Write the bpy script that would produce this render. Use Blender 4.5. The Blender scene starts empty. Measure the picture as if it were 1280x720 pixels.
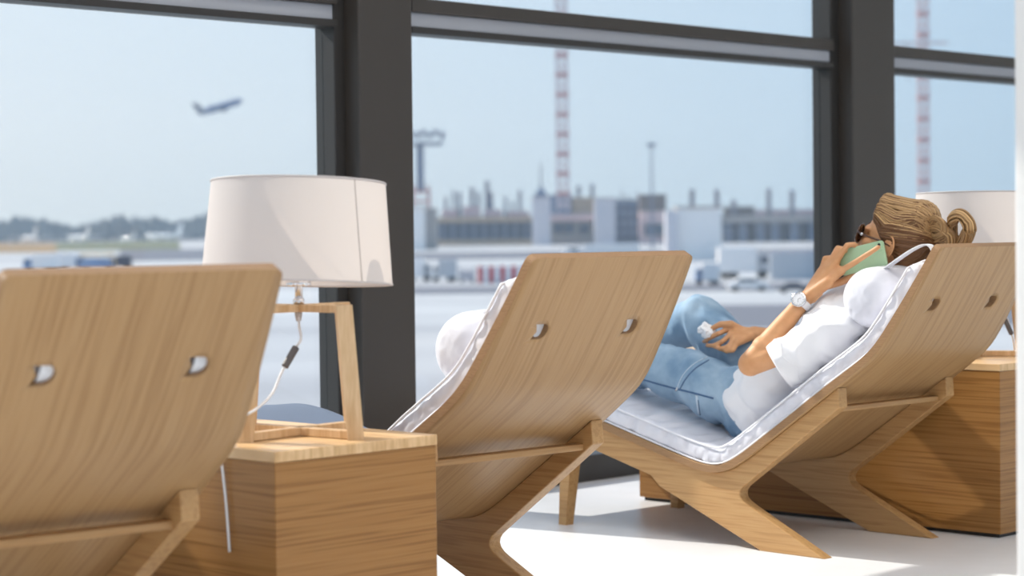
import bpy, bmesh, math, random
import numpy as np
from mathutils import Vector, Matrix, noise
from mathutils.bvhtree import BVHTree

random.seed(7)
S = bpy.context.scene
COL = S.collection

# ------------------------------------------------------------------ camera
EYE = 0.96
F_PX = 2600.0
PITCH = math.atan((360 - 288.3) / F_PX)
ROLL = 0.0113
ca, sa, cr, sr = math.cos(PITCH), math.sin(PITCH), math.cos(ROLL), math.sin(ROLL)
FWD = Vector((0, ca, -sa))
_r0, _d0 = Vector((1, 0, 0)), Vector((0, -sa, -ca))
CR = _r0 * cr + _d0 * sr            # image right
CD = -_r0 * sr + _d0 * cr           # image down
cam_d = bpy.data.cameras.new('camera')
cam = bpy.data.objects.new('camera', cam_d)
COL.objects.link(cam)
up = -CD
cam.matrix_world = Matrix(((CR.x, up.x, -FWD.x, 0), (CR.y, up.y, -FWD.y, 0), (CR.z, up.z, -FWD.z, EYE), (0, 0, 0, 1)))
cam_d.sensor_width = 36.0
cam_d.lens = F_PX / 1280 * 36.0
cam_d.clip_start, cam_d.clip_end = 0.05, 20000
cam_d.dof.use_dof = True
cam_d.dof.focus_distance = 5.4
cam_d.dof.aperture_fstop = 3.4
S.camera = cam

# ------------------------------------------------------------------ light
TH = math.radians(46)                       # direction of the window wall
RW = Vector((math.cos(TH), math.sin(TH), 0))
FW = Vector((-math.sin(TH), math.cos(TH), 0))
S.view_settings.view_transform = 'Standard'
S.view_settings.look = 'None'
S.view_settings.exposure = 0.0
S.view_settings.gamma = 1.0
S.view_settings.use_curve_mapping = False

W = bpy.data.worlds.new('sky'); S.world = W; W.use_nodes = True
nt = W.node_tree; nt.nodes.clear()
def wn(t): return nt.nodes.new(t)
out = wn('ShaderNodeOutputWorld'); bgn = wn('ShaderNodeBackground')
tc = wn('ShaderNodeTexCoord'); sep = wn('ShaderNodeSeparateXYZ')
nt.links.new(tc.outputs['Generated'], sep.inputs[0])
rz = wn('ShaderNodeValToRGB')
nt.links.new(sep.outputs['Z'], rz.inputs[0])
cr_ = rz.color_ramp
cr_.elements[0].position = 0.0; cr_.elements[0].color = (0.60, 0.72, 0.79, 1)
cr_.elements[1].position = 1.0; cr_.elements[1].color = (0.40, 0.60, 0.95, 1)
e = cr_.elements.new(0.05); e.color = (0.66, 0.79, 0.88, 1)
e = cr_.elements.new(0.16); e.color = (0.62, 0.78, 0.92, 1)
# paler towards the sun
vm = wn('ShaderNodeVectorMath'); vm.operation = 'DOT_PRODUCT'
nt.links.new(tc.outputs['Generated'], vm.inputs[0]); vm.inputs[1].default_value = (-0.80, 0.60, 0.0)
mr = wn('ShaderNodeMapRange'); nt.links.new(vm.outputs['Value'], mr.inputs[0])
mr.inputs[1].default_value = 0.36; mr.inputs[2].default_value = 0.80; mr.inputs[3].default_value = 0.0; mr.inputs[4].default_value = 1.0
mx = wn('ShaderNodeMix'); mx.data_type = 'RGBA'; mx.blend_type = 'MULTIPLY'; mx.inputs[0].default_value = 1
tint = wn('ShaderNodeMix'); tint.data_type = 'RGBA'
nt.links.new(mr.outputs[0], tint.inputs[0])
tint.inputs[6].default_value = (0.52, 0.68, 0.83, 1); tint.inputs[7].default_value = (1.13, 1.05, 1.0, 1)
nt.links.new(rz.outputs[0], mx.inputs[6]); nt.links.new(tint.outputs[2], mx.inputs[7])
nt.links.new(mx.outputs[2], bgn.inputs[0]); bgn.inputs[1].default_value = 1.22
nt.links.new(bgn.outputs[0], out.inputs[0])

SUN_EL = math.radians(37)
az = FW.copy(); az.rotate(Matrix.Rotation(math.radians(12), 3, 'Z'))
sun_dir = az * math.cos(SUN_EL) + Vector((0, 0, math.sin(SUN_EL)))
sl = bpy.data.lights.new('sun', 'SUN'); sl.energy = 5.6; sl.angle = math.radians(0.6); sl.color = (1.0, 0.95, 0.87)
so = bpy.data.objects.new('sun', sl); COL.objects.link(so)
so.rotation_euler = sun_dir.to_track_quat('Z', 'Y').to_euler()

def wp(r, f, z=0.0):
    """window-wall frame -> world"""
    v = RW * r + FW * f
    return Vector((v.x, v.y, z))

FILL_W = 15.0  # watts per unseen fill light, added to brighten the room
for i, (r, f) in enumerate([(0.8, -1.5), (3.4, 3.2), (2.6, 0.2), (5.6, 0.4)]):
    al = bpy.data.lights.new('fill_light', 'AREA'); al.shape = 'RECTANGLE'; al.size = 2.4; al.size_y = 1.2
    al.energy = FILL_W; al.color = (1.0, 0.93, 0.85)
    ao = bpy.data.objects.new('fill_light', al); COL.objects.link(ao)
    ao.location = wp(r, f, 3.93); ao.rotation_euler = (0, 0, TH)

# ------------------------------------------------------------------ helpers
def ray(px, py):
    return (FWD * F_PX + CR * (px - 640) + CD * (py - 360)).normalized()
def at_depth(px, py, y):
    d = ray(px, py); k = y / d.y
    return Vector((0, 0, EYE)) + d * k
def at_z(px, py, z):
    d = ray(px, py); k = (z - EYE) / d.z
    return Vector((0, 0, EYE)) + d * k

def mat(name, col, rough=0.5, metal=0.0, spec=0.5):
    m = bpy.data.materials.new(name); m.use_nodes = True
    b = m.node_tree.nodes['Principled BSDF']
    b.inputs['Base Color'].default_value = (*col, 1); b.inputs['Roughness'].default_value = rough
    b.inputs['Metallic'].default_value = metal; b.inputs['Specular IOR Level'].default_value = spec
    return m
def bsdf(m): return m.node_tree.nodes['Principled BSDF']
def srgb(r, g, b):
    f = lambda c: (c / 255 / 12.92) if c / 255 <= 0.04045 else ((c / 255 + 0.055) / 1.055) ** 2.4
    return (f(r), f(g), f(b))

def add_noise(m, c1, c2, scale=(1, 1, 1), nscale=5.0, detail=4, bump=0.0, coord='Object', lo=0.35, hi=0.65, dist=0.1, distort=0.0):
    t = m.node_tree; b = bsdf(m)
    tcn = t.nodes.new('ShaderNodeTexCoord'); mp = t.nodes.new('ShaderNodeMapping'); mp.inputs['Scale'].default_value = scale
    t.links.new(tcn.outputs[coord], mp.inputs[0])
    nz = t.nodes.new('ShaderNodeTexNoise'); nz.inputs['Scale'].default_value = nscale; nz.inputs['Detail'].default_value = detail
    nz.inputs['Distortion'].default_value = distort
    t.links.new(mp.outputs[0], nz.inputs[0])
    rp = t.nodes.new('ShaderNodeValToRGB'); rp.color_ramp.elements[0].position = lo; rp.color_ramp.elements[1].position = hi
    rp.color_ramp.elements[0].color = (*c1, 1); rp.color_ramp.elements[1].color = (*c2, 1)
    t.links.new(nz.outputs[0], rp.inputs[0]); t.links.new(rp.outputs[0], b.inputs['Base Color'])
    if bump:
        bp = t.nodes.new('ShaderNodeBump'); bp.inputs['Strength'].default_value = bump; bp.inputs['Distance'].default_value = dist
        t.links.new(nz.outputs[0], bp.inputs['Height']); t.links.new(bp.outputs[0], b.inputs['Normal'])
    return m

def wood(name, c1, c2, c3, scale, coord='Object', rough=0.42, ring=9.0, fine=60.0):
    """oak veneer: broad cathedral figure plus fine pores, stretched along the grain by `scale`"""
    m = mat(name, c1, rough, 0, 0.4); t = m.node_tree; b = bsdf(m)
    tcn = t.nodes.new('ShaderNodeTexCoord'); oi = t.nodes.new('ShaderNodeObjectInfo')
    mp = t.nodes.new('ShaderNodeMapping'); mp.inputs['Scale'].default_value = scale
    ad = t.nodes.new('ShaderNodeVectorMath'); ad.operation = 'ADD'
    ml = t.nodes.new('ShaderNodeVectorMath'); ml.operation = 'SCALE'; ml.inputs['Scale'].default_value = 0.37
    t.links.new(oi.outputs['Location'], ml.inputs[0])
    t.links.new(tcn.outputs[coord], ad.inputs[0]); t.links.new(ml.outputs[0], ad.inputs[1])
    t.links.new(ad.outputs[0], mp.inputs[0])
    n1 = t.nodes.new('ShaderNodeTexNoise'); n1.inputs['Scale'].default_value = 1.6; n1.inputs['Detail'].default_value = 2
    t.links.new(mp.outputs[0], n1.inputs[0])
    mu = t.nodes.new('ShaderNodeMath'); mu.operation = 'MULTIPLY'; mu.inputs[1].default_value = ring
    t.links.new(n1.outputs[0], mu.inputs[0])
    fr = t.nodes.new('ShaderNodeMath'); fr.operation = 'PINGPONG'; fr.inputs[1].default_value = 0.5
    t.links.new(mu.outputs[0], fr.inputs[0])
    n2 = t.nodes.new('ShaderNodeTexNoise'); n2.inputs['Scale'].default_value = fine; n2.inputs['Detail'].default_value = 3
    mp2 = t.nodes.new('ShaderNodeMapping'); mp2.inputs['Scale'].default_value = scale
    t.links.new(ad.outputs[0], mp2.inputs[0]); t.links.new(mp2.outputs[0], n2.inputs[0])
    rp = t.nodes.new('ShaderNodeValToRGB')
    rp.color_ramp.elements[0].position = 0.0; rp.color_ramp.elements[0].color = (*c2, 1)
    rp.color_ramp.elements[1].position = 0.33; rp.color_ramp.elements[1].color = (*c1, 1)
    t.links.new(fr.outputs[0], rp.inputs[0])
    rp2 = t.nodes.new('ShaderNodeValToRGB')
    rp2.color_ramp.elements[0].position = 0.38; rp2.color_ramp.elements[0].color = (1, 1, 1, 1)
    rp2.color_ramp.elements[1].position = 0.62; rp2.color_ramp.elements[1].color = (*c3, 1)
    t.links.new(n2.outputs[0], rp2.inputs[0])
    mxn = t.nodes.new('ShaderNodeMix'); mxn.data_type = 'RGBA'; mxn.blend_type = 'MULTIPLY'; mxn.inputs[0].default_value = 1
    t.links.new(rp.outputs[0], mxn.inputs[6]); t.links.new(rp2.outputs[0], mxn.inputs[7])
    t.links.new(mxn.outputs[2], b.inputs['Base Color'])
    return m

def link(name, me, m, parent=None, smooth=True):
    o = bpy.data.objects.new(name, me); COL.objects.link(o)
    if m is not None and not me.materials: me.materials.append(m)
    if parent is not None: o.parent = parent
    me.polygons.foreach_set('use_smooth', [smooth] * len(me.polygons))
    return o
def obj(name, bm, m, parent=None, smooth=False, origin=None):
    if origin is not None:
        bmesh.ops.translate(bm, verts=bm.verts[:], vec=-Vector(origin))
    bmesh.ops.recalc_face_normals(bm, faces=bm.faces[:])
    me = bpy.data.meshes.new(name); bm.to_mesh(me); bm.free()
    o = link(name, me, m, parent, smooth)
    if origin is not None and parent is None: o.location = origin
    return o
def thing(name, label, cat, loc=(0, 0, 0), rot=0.0, group=None):
    o = bpy.data.objects.new(name, None); COL.objects.link(o)
    o.location = loc; o.rotation_euler = (0, 0, rot); o.empty_display_size = 0.1
    tag(o, label, cat, group); return o
def tag(o, label, cat, group=None, kind=None):
    o['label'] = label; o['category'] = cat
    if group: o['group'] = group
    if kind: o['kind'] = kind
    return o
def struct(o, label=None, cat=None):
    o['kind'] = 'structure'
    if label: o['label'] = label
    if cat: o['category'] = cat
    return o
def bevel_all(bm, w, seg=2):
    if w > 0:
        es = [e for e in bm.edges if len(e.link_faces) == 2 and e.calc_face_angle(0) > 0.5]
        bmesh.ops.bevel(bm, geom=es, offset=w, segments=seg, profile=0.5, affect='EDGES')
def add_box(bm, c, s, M=None):
    g = bmesh.ops.create_cube(bm, size=1.0)
    vs = g['verts']
    for v in vs:
        p = Vector((v.co.x * s[0], v.co.y * s[1], v.co.z * s[2]))
        if M is not None: p = M @ p
        v.co = p + Vector(c)
    return vs
def box(c, s, bev=0.0, M=None, seg=2):
    bm = bmesh.new(); add_box(bm, c, s, M); bevel_all(bm, bev, seg); return bm
def add_prism(bm, pts, ext):
    """closed polygon of 3D points pushed along vector ext"""
    vs = [bm.verts.new(p) for p in pts]; f = bm.faces.new(vs)
    r = bmesh.ops.extrude_face_region(bm, geom=[f])
    nv = [x for x in r['geom'] if isinstance(x, bmesh.types.BMVert)]
    bmesh.ops.translate(bm, verts=nv, vec=ext)
def prism(pts, ext, bev=0.0):
    bm = bmesh.new(); add_prism(bm, [Vector(p) for p in pts], Vector(ext)); bevel_all(bm, bev); return bm
def frame_axes(t):
    t = t.normalized(); a = Vector((0, 0, 1)) if abs(t.z) < 0.9 else Vector((1, 0, 0))
    u = t.cross(a).normalized(); return u, t.cross(u).normalized()
def add_tube(bm, pts, rad, seg=10, closed=False, flat=1.0):
    pts = [Vector(p) for p in pts]; n = len(pts)
    rad = [rad] * n if not hasattr(rad, '__len__') else list(rad)
    rings = []; u = None
    for i, p in enumerate(pts):
        if closed: t = pts[(i + 1) % n] - pts[i - 1]
        else: t = pts[min(i + 1, n - 1)] - pts[max(i - 1, 0)]
        if t.length < 1e-9: t = Vector((0, 0, 1))
        t.normalize()
        if u is None: u, v = frame_axes(t)
        else:
            u = (u - t * u.dot(t)).normalized(); v = t.cross(u)
        rings.append([bm.verts.new(p + (u * math.cos(2 * math.pi * k / seg) + v * math.sin(2 * math.pi * k / seg) * flat) * rad[i]) for k in range(seg)])
    m = n if closed else n - 1
    for i in range(m):
        a, b = rings[i], rings[(i + 1) % n]
        for k in range(seg):
            bm.faces.new((a[k], a[(k + 1) % seg], b[(k + 1) % seg], b[k]))
    if not closed:
        bm.faces.new(rings[0][::-1]); bm.faces.new(rings[-1])
def tube(pts, rad, seg=10, closed=False, flat=1.0):
    bm = bmesh.new(); add_tube(bm, pts, rad, seg, closed, flat); return bm
def smooth_path(pts, n=8):
    """Catmull-Rom"""
    pts = [Vector(p) for p in pts]; P = [pts[0] * 2 - pts[1]] + pts + [pts[-1] * 2 - pts[-2]]; o = []
    for i in range(1, len(P) - 2):
        for k in range(n):
            t = k / n; a, b, c, d = P[i - 1], P[i], P[i + 1], P[i + 2]
            o.append(0.5 * ((2 * b) + (c - a) * t + (2 * a - 5 * b + 4 * c - d) * t * t + (-a + 3 * b - 3 * c + d) * t ** 3))
    o.append(pts[-1]); return o
def add_lathe(bm, prof, seg=32, c=(0, 0, 0), cap0=True, cap1=True, M=None):
    rings = []
    for (r, z) in prof:
        ring = []
        for k in range(seg):
            p = Vector((r * math.cos(2 * math.pi * k / seg), r * math.sin(2 * math.pi * k / seg), z))
            if M is not None: p = M @ p
            ring.append(bm.verts.new(p + Vector(c)))
        rings.append(ring)
    for a, b in zip(rings, rings[1:]):
        for k in range(seg): bm.faces.new((a[k], a[(k + 1) % seg], b[(k + 1) % seg], b[k]))
    if cap0: bm.faces.new(rings[0][::-1])
    if cap1: bm.faces.new(rings[-1])
def lathe(prof, seg=32, c=(0, 0, 0), cap0=True, cap1=True, M=None):
    bm = bmesh.new(); add_lathe(bm, prof, seg, c, cap0, cap1, M); return bm
def add_ell(bm, c, radii, M=None, seg=24):
    g = bmesh.ops.create_uvsphere(bm, u_segments=seg, v_segments=seg // 2, radius=1.0)
    for v in g['verts']:
        p = Vector((v.co.x * radii[0], v.co.y * radii[1], v.co.z * radii[2]))
        if M is not None: p = M @ p
        v.co = p + Vector(c)
def add_cone(bm, p0, p1, r0, r1, seg=20):
    """rounded cone (limb) between two joints"""
    p0, p1 = Vector(p0), Vector(p1); t = (p1 - p0); L = t.length; t.normalize(); u, v = frame_axes(t)
    prof = [(max(1e-4, r0 * math.cos(a)), r0 * math.sin(a)) for a in [math.radians(x) for x in range(-90, 1, 15)]]
    prof += [(max(1e-4, r1 * math.cos(a)), L + r1 * math.sin(a)) for a in [math.radians(x) for x in range(0, 91, 15)]]
    M = Matrix((u, v, t)).transposed()
    add_lathe(bm, prof, seg, p0, True, True, M)
def evaluated(o):
    bpy.context.view_layer.update()
    dg = bpy.context.evaluated_depsgraph_get()
    me = bpy.data.meshes.new_from_object(o.evaluated_get(dg), depsgraph=dg)
    return me
def blob(name, bm, m, parent, voxel=0.006, smooth=6, factor=0.5, origin=None, deform=None):
    """fuse overlapping shapes into ONE continuous surface"""
    if origin is not None: bmesh.ops.translate(bm, verts=bm.verts[:], vec=-Vector(origin))
    bmesh.ops.recalc_face_normals(bm, faces=bm.faces[:])
    me = bpy.data.meshes.new(name); bm.to_mesh(me); bm.free()
    tmp = bpy.data.objects.new(name + '_source', me); COL.objects.link(tmp)
    rm = tmp.modifiers.new('r', 'REMESH'); rm.mode = 'VOXEL'; rm.voxel_size = voxel
    if smooth:
        sm = tmp.modifiers.new('s', 'SMOOTH'); sm.iterations = smooth; sm.factor = factor
    me2 = evaluated(tmp)
    bpy.data.objects.remove(tmp); bpy.data.meshes.remove(me)
    me2.name = name; me2.materials.clear()
    if deform is not None:
        n = len(me2.vertices); co = np.empty(n * 3); me2.vertices.foreach_get('co', co); co = co.reshape(-1, 3)
        no = np.empty(n * 3); me2.vertices.foreach_get('normal', no); no = no.reshape(-1, 3)
        co = deform(co, no); me2.vertices.foreach_set('co', co.ravel()); me2.update()
    return link(name, me2, m, parent, True)
def copy_tree(o, parent=None):
    c = o.copy(); COL.objects.link(c)
    if parent is not None: c.parent = parent
    for ch in list(o.children): copy_tree(ch, c)
    return c

# ------------------------------------------------------------------ materials
OAK = srgb(180, 144, 101); OAK_D = srgb(166, 129, 87)
M_OAKV = wood('oak_veneer', OAK, OAK_D, (0.92, 0.88, 0.83), (34.0, 0.9, 1.0), 'UV', 0.40, 3.2, 9.0)
M_OAKE = wood('plywood_edge', srgb(160, 124, 88), srgb(146, 112, 78), (0.95, 0.93, 0.9), (60, 3, 60), 'Object', 0.5)
M_OAKF = wood('oak_beam', srgb(194, 153, 103), srgb(178, 136, 88), (0.94, 0.9, 0.86), (40, 1.5, 40), 'Object', 0.42, 3.0, 6.0)
M_OAKX = wood('oak_crossbar', srgb(186, 145, 97), srgb(170, 128, 82), (0.94, 0.9, 0.86), (1.5, 40, 40), 'Object', 0.42, 3.0, 6.0)
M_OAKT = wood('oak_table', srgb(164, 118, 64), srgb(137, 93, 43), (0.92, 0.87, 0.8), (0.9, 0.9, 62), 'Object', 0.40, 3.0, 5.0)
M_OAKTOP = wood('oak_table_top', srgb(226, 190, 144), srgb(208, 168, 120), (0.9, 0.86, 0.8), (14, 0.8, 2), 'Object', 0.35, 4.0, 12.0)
M_LOAK = wood('light_oak', srgb(222, 190, 150), srgb(205, 168, 126), (0.9, 0.86, 0.8), (12, 12, 1), 'Object', 0.45, 4.0, 14.0)
M_SATIN = mat('silver_satin', srgb(222, 222, 230), 0.30, 0, 0.5)
add_noise(M_SATIN, srgb(218, 218, 227), srgb(226, 226, 234), (2.5, 20, 20), 1.2, 1, 0.32, 'Object', 0.3, 0.7, 0.03)
bsdf(M_SATIN).inputs['Sheen Weight'].default_value = 0.3
M_PIPE = mat('white_piping', srgb(236, 236, 242), 0.4)
M_STRAP = mat('grey_webbing', srgb(226, 226, 230), 0.6)
M_WHITE = mat('white_paint', srgb(238, 238, 240), 0.55)
M_DARK = mat('dark_bronze_metal', srgb(62, 57, 53), 0.45, 0.0, 0.4)
M_DARK2 = mat('charcoal_gasket', srgb(45, 42, 40), 0.5)
M_GREYAL = mat('grey_aluminium', srgb(176, 178, 186), 0.4, 0.0)
M_CHROME = mat('chrome', (0.75, 0.75, 0.77), 0.12, 1.0)
M_CORD = mat('white_cord', srgb(226, 224, 224), 0.45)
M_PLUG = mat('grey_plastic', srgb(176, 170, 166), 0.5)
M_SWITCH = mat('dark_grey_plastic', srgb(96, 92, 92), 0.5)

def glass_mat():
    m = bpy.data.materials.new('window_glass'); m.use_nodes = True; t = m.node_tree; t.nodes.clear()
    o = t.nodes.new('ShaderNodeOutputMaterial'); mixs = t.nodes.new('ShaderNodeMixShader')
    tr = t.nodes.new('ShaderNodeBsdfTransparent'); tr.inputs[0].default_value = (0.97, 0.985, 0.99, 1)
    gl = t.nodes.new('ShaderNodeBsdfGlossy'); gl.inputs['Roughness'].default_value = 0.0
    lw = t.nodes.new('ShaderNodeLayerWeight'); lw.inputs[0].default_value = 0.5
    pw_ = t.nodes.new('ShaderNodeMath'); pw_.operation = 'POWER'; pw_.inputs[1].default_value = 5.0
    t.links.new(lw.outputs['Facing'], pw_.inputs[0])
    ma = t.nodes.new('ShaderNodeMath'); ma.operation = 'MULTIPLY_ADD'; ma.inputs[1].default_value = 0.8; ma.inputs[2].default_value = 0.02
    t.links.new(pw_.outputs[0], ma.inputs[0])
    t.links.new(ma.outputs[0], mixs.inputs[0]); t.links.new(tr.outputs[0], mixs.inputs[1]); t.links.new(gl.outputs[0], mixs.inputs[2])
    t.links.new(mixs.outputs[0], o.inputs[0]); return m
M_GLASS = glass_mat()

def shade_mat():
    m = bpy.data.materials.new('lamp_shade_fabric'); m.use_nodes = True; t = m.node_tree; t.nodes.clear()
    o = t.nodes.new('ShaderNodeOutputMaterial'); mixs = t.nodes.new('ShaderNodeMixShader')
    di = t.nodes.new('ShaderNodeBsdfDiffuse'); di.inputs[0].default_value = (*srgb(216, 211, 210), 1)
    tl = t.nodes.new('ShaderNodeBsdfTranslucent'); tl.inputs[0].default_value = (*srgb(236, 220, 206), 1)
    mixs.inputs[0].default_value = 0.25
    tcn = t.nodes.new('ShaderNodeTexCoord'); nz = t.nodes.new('ShaderNodeTexNoise'); nz.inputs['Scale'].default_value = 300
    bp = t.nodes.new('ShaderNodeBump'); bp.inputs['Strength'].default_value = 0.08; bp.inputs['Distance'].default_value = 0.001
    t.links.new(tcn.outputs['Object'], nz.inputs[0]); t.links.new(nz.outputs[0], bp.inputs['Height']); t.links.new(bp.outputs[0], di.inputs['Normal'])
    t.links.new(di.outputs[0], mixs.inputs[1]); t.links.new(tl.outputs[0], mixs.inputs[2]); t.links.new(mixs.outputs[0], o.inputs[0])
    return m
M_SHADE = shade_mat()

# ------------------------------------------------------------------ room
FWIN = 5.36                                   # window plane in the wall frame
R0, R1, FB, CEIL = -4.5, 11.0, -7.0, 4.0
M_FLOOR = mat('pale_floor_tile', srgb(214, 214, 216), 0.35)
add_noise(M_FLOOR, srgb(226, 226, 228), srgb(236, 236, 238), (1, 1, 1), 3.0, 5)
M_CEIL = mat('white_ceiling_paint', srgb(240, 239, 236), 0.8)
M_WALL = mat('white_wall_paint', srgb(238, 237, 236), 0.7)
Rot = Matrix.Rotation(TH, 3, 'Z')
def wbox(name, r0, r1, f0, f1, z0, z1, m, parent=None, bev=0.0):
    c = wp((r0 + r1) / 2, (f0 + f1) / 2, (z0 + z1) / 2)
    o = obj(name, box((0, 0, 0), (r1 - r0, f1 - f0, z1 - z0), bev), m, parent)
    if parent is None:
        o.location = c; o.rotation_euler = (0, 0, TH)
    else:
        o.location = (parent.rotation_euler.to_matrix().inverted() @ (c - parent.location))
    return o
struct(wbox('floor', R0, R1, FB, FWIN + 0.25, -0.2, 0.0, M_FLOOR), 'pale polished lounge floor', 'floor')
struct(wbox('ceiling', R0, R1, FB, FWIN + 0.25, CEIL, CEIL + 0.2, M_CEIL), 'white ceiling above the lounge', 'ceiling')
struct(wbox('wall_left', R0 - 0.2, R0, FB, FWIN + 0.25, 0, CEIL, M_WALL), 'white side wall left of the lounge', 'wall')
struct(wbox('wall_far_right', R1, R1 + 0.2, FB, FWIN + 0.25, 0, CEIL, M_WALL), 'white end wall of the lounge', 'wall')
for k, r in enumerate([-4.3, -0.6, 3.1, 6.8, 10.8]):
    struct(wbox('trim_%d' % (k + 10), r - 0.15, r + 0.15, FB - 0.15, FB + 0.15, 0, CEIL, M_WALL), 'white post of the open rear side', 'post')
# white column end close to the camera on the right
wc = Vector((0.845 + 0.354, 3.5, 0))
col = obj('wall_right', box((0, 0, CEIL / 2), (0.5, 0.5, CEIL), 0.004), M_WALL); col.location = wc; col.rotation_euler = (0, 0, TH)
struct(col, 'white wall end at the right edge beside the far lounger', 'wall')

def win_r(px):                                # where the sight line through px meets the window plane
    d = ray(px, 330); k = FWIN / (d.x * FW.x + d.y * FW.y); p = d * k
    return p.x * RW.x + p.y * RW.y
PIL = [(win_r(414), win_r(507)), (win_r(1033), win_r(1107))]
step = PIL[1][0] - PIL[0][0]
PILW = PIL[0][1] - PIL[0][0]
pils = [(PIL[0][0] - step, PIL[0][0] - step + PILW)] + PIL + [(PIL[1][0] + step, PIL[1][0] + step + PILW)]
for k, (a, b) in enumerate(pils):
    t = bpy.data.objects.new('trim_%d' % (k + 1), None); COL.objects.link(t)
    t.location = wp((a + b) / 2, FWIN, 0); t.rotation_euler = (0, 0, TH)
    struct(t, 'dark bronze window post, number %s from the left' % ['one', 'two', 'three', 'four'][k], 'window post')
    h = CEIL
    w = b - a
    obj('post_body', box((0.0, 0.0, h / 2), (w * 0.72, 0.20, h), 0.006), M_DARK, t)
    obj('post_flange', box((-w * 0.43, 0.02, h / 2), (w * 0.14, 0.10, h), 0.004), M_DARK2, t)
    obj('post_flange', box((w * 0.43, 0.02, h / 2), (w * 0.14, 0.10, h), 0.004), M_DARK2, t)
ZT = 1.655
spans = [(R0, pils[0][0])] + [(pils[i][1], pils[i + 1][0]) for i in range(3)] + [(pils[3][1], R1)]
for k, (a, b) in enumerate(spans):
    if b - a < 0.1: continue
    w = bpy.data.objects.new('window_%d' % (k + 1), None); COL.objects.link(w)
    w.location = wp((a + b) / 2, FWIN, 0); w.rotation_euler = (0, 0, TH)
    struct(w, 'tall lounge window pane with dark sill and transom', 'window')
    L = b - a
    obj('sill', box((0, 0, 0.05), (L, 0.14, 0.10), 0.004), M_DARK2, w)
    obj('transom', box((0, 0.0, ZT + 0.012), (L, 0.10, 0.024), 0.003), M_DARK2, w)
    obj('transom_rail', box((0, 0.01, ZT + 0.05), (L, 0.07, 0.052), 0.003), M_GREYAL, w)
    obj('transom_cap', box((0, 0.0, ZT + 0.10), (L, 0.10, 0.048), 0.003), M_DARK, w)
    obj('head', box((0, 0, CEIL - 0.05), (L, 0.14, 0.10), 0.004), M_DARK2, w)
    obj('glass_pane', box((0, 0.03, 0.1 + (ZT - 0.1) / 2), (L, 0.008, ZT - 0.1)), M_GLASS, w)
    obj('upper_glass_pane', box((0, 0.03, (ZT + 0.124 + CEIL - 0.1) / 2), (L, 0.008, CEIL - 0.1 - ZT - 0.124)), M_GLASS, w)
# unseen housings, made up round the added fill lights
M_FILL = bpy.data.materials.new('fill_diffuser'); M_FILL.use_nodes = True
bsdf(M_FILL).inputs['Emission Color'].default_value = (1, 0.95, 0.88, 1); bsdf(M_FILL).inputs['Emission Strength'].default_value = 3.0
for i, (r, f) in enumerate([(0.8, -1.5), (3.4, 3.2), (2.6, 0.2), (5.6, 0.4)]):
    t = thing('fill_light', 'added fill light panel, unseen in the lounge ceiling', 'ceiling light', wp(r, f, CEIL), TH, 'fill light panels')  # added fill light, not a ceiling light of the lounge
    bm = bmesh.new()
    for sx, sy, lx, ly in ((0, 0.64, 2.56, 0.08), (0, -0.64, 2.56, 0.08), (1.24, 0, 0.08, 1.2), (-1.24, 0, 0.08, 1.2)):
        add_box(bm, (sx, sy, -0.03), (lx, ly, 0.06))
    obj('frame', bm, M_WHITE, t)
    obj('fill_light_diffuser', box((0, 0, -0.01), (2.4, 1.2, 0.02)), M_FILL, t)

# ------------------------------------------------------------------ lounge chair
PW = 0.304; TAPER = 0.0713; SK = 0.353; A1, A2 = 0.984, 0.602; ZTOP = 0.90; DROOT = 0.8
A3 = math.radians(-14.6)
S_CR = 1.040                                   # arc length at the crotch
def shell_profile(n=160, s1=2.20):
    s = np.linspace(0, s1, n)
    ang = A2 + (A1 - A2) * 0.5 * (1 - np.tanh((s - SK) / 0.05)) + 0.08 * np.exp(-s / 0.12)
    ang = ang + (A3 - A2) * 0.5 * (1 + np.tanh((s - S_CR) / 0.075))
    ang = ang + math.radians(34) * 0.5 * (1 + np.tanh((s - 1.84) / 0.12))
    ds = s[1] - s[0]
    d = np.concatenate([[0], np.cumsum(np.cos(ang[:-1]) * ds)])
    z = ZTOP - np.concatenate([[0], np.cumsum(np.sin(ang[:-1]) * ds)])
    return s, d, z, ang
PS, PD, PZ, PA = shell_profile()
def sp(s, off=0.0):
    """point (d, z) at arc length s, off metres to the sitter's side of the rear face"""
    d, z, a = np.interp(s, PS, PD), np.interp(s, PS, PZ), np.interp(s, PS, PA)
    return float(d + math.sin(a) * off), float(z + math.cos(a) * off)
def half_w(s):
    w = PW - 0.5 * TAPER + TAPER * min(s, 0.55) / 0.55 * 0.5
    return w - 0.012 * max(0.0, 1 - s / 0.35)
def lp(r, d, z): return Vector((r, d - DROOT, z))

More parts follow.
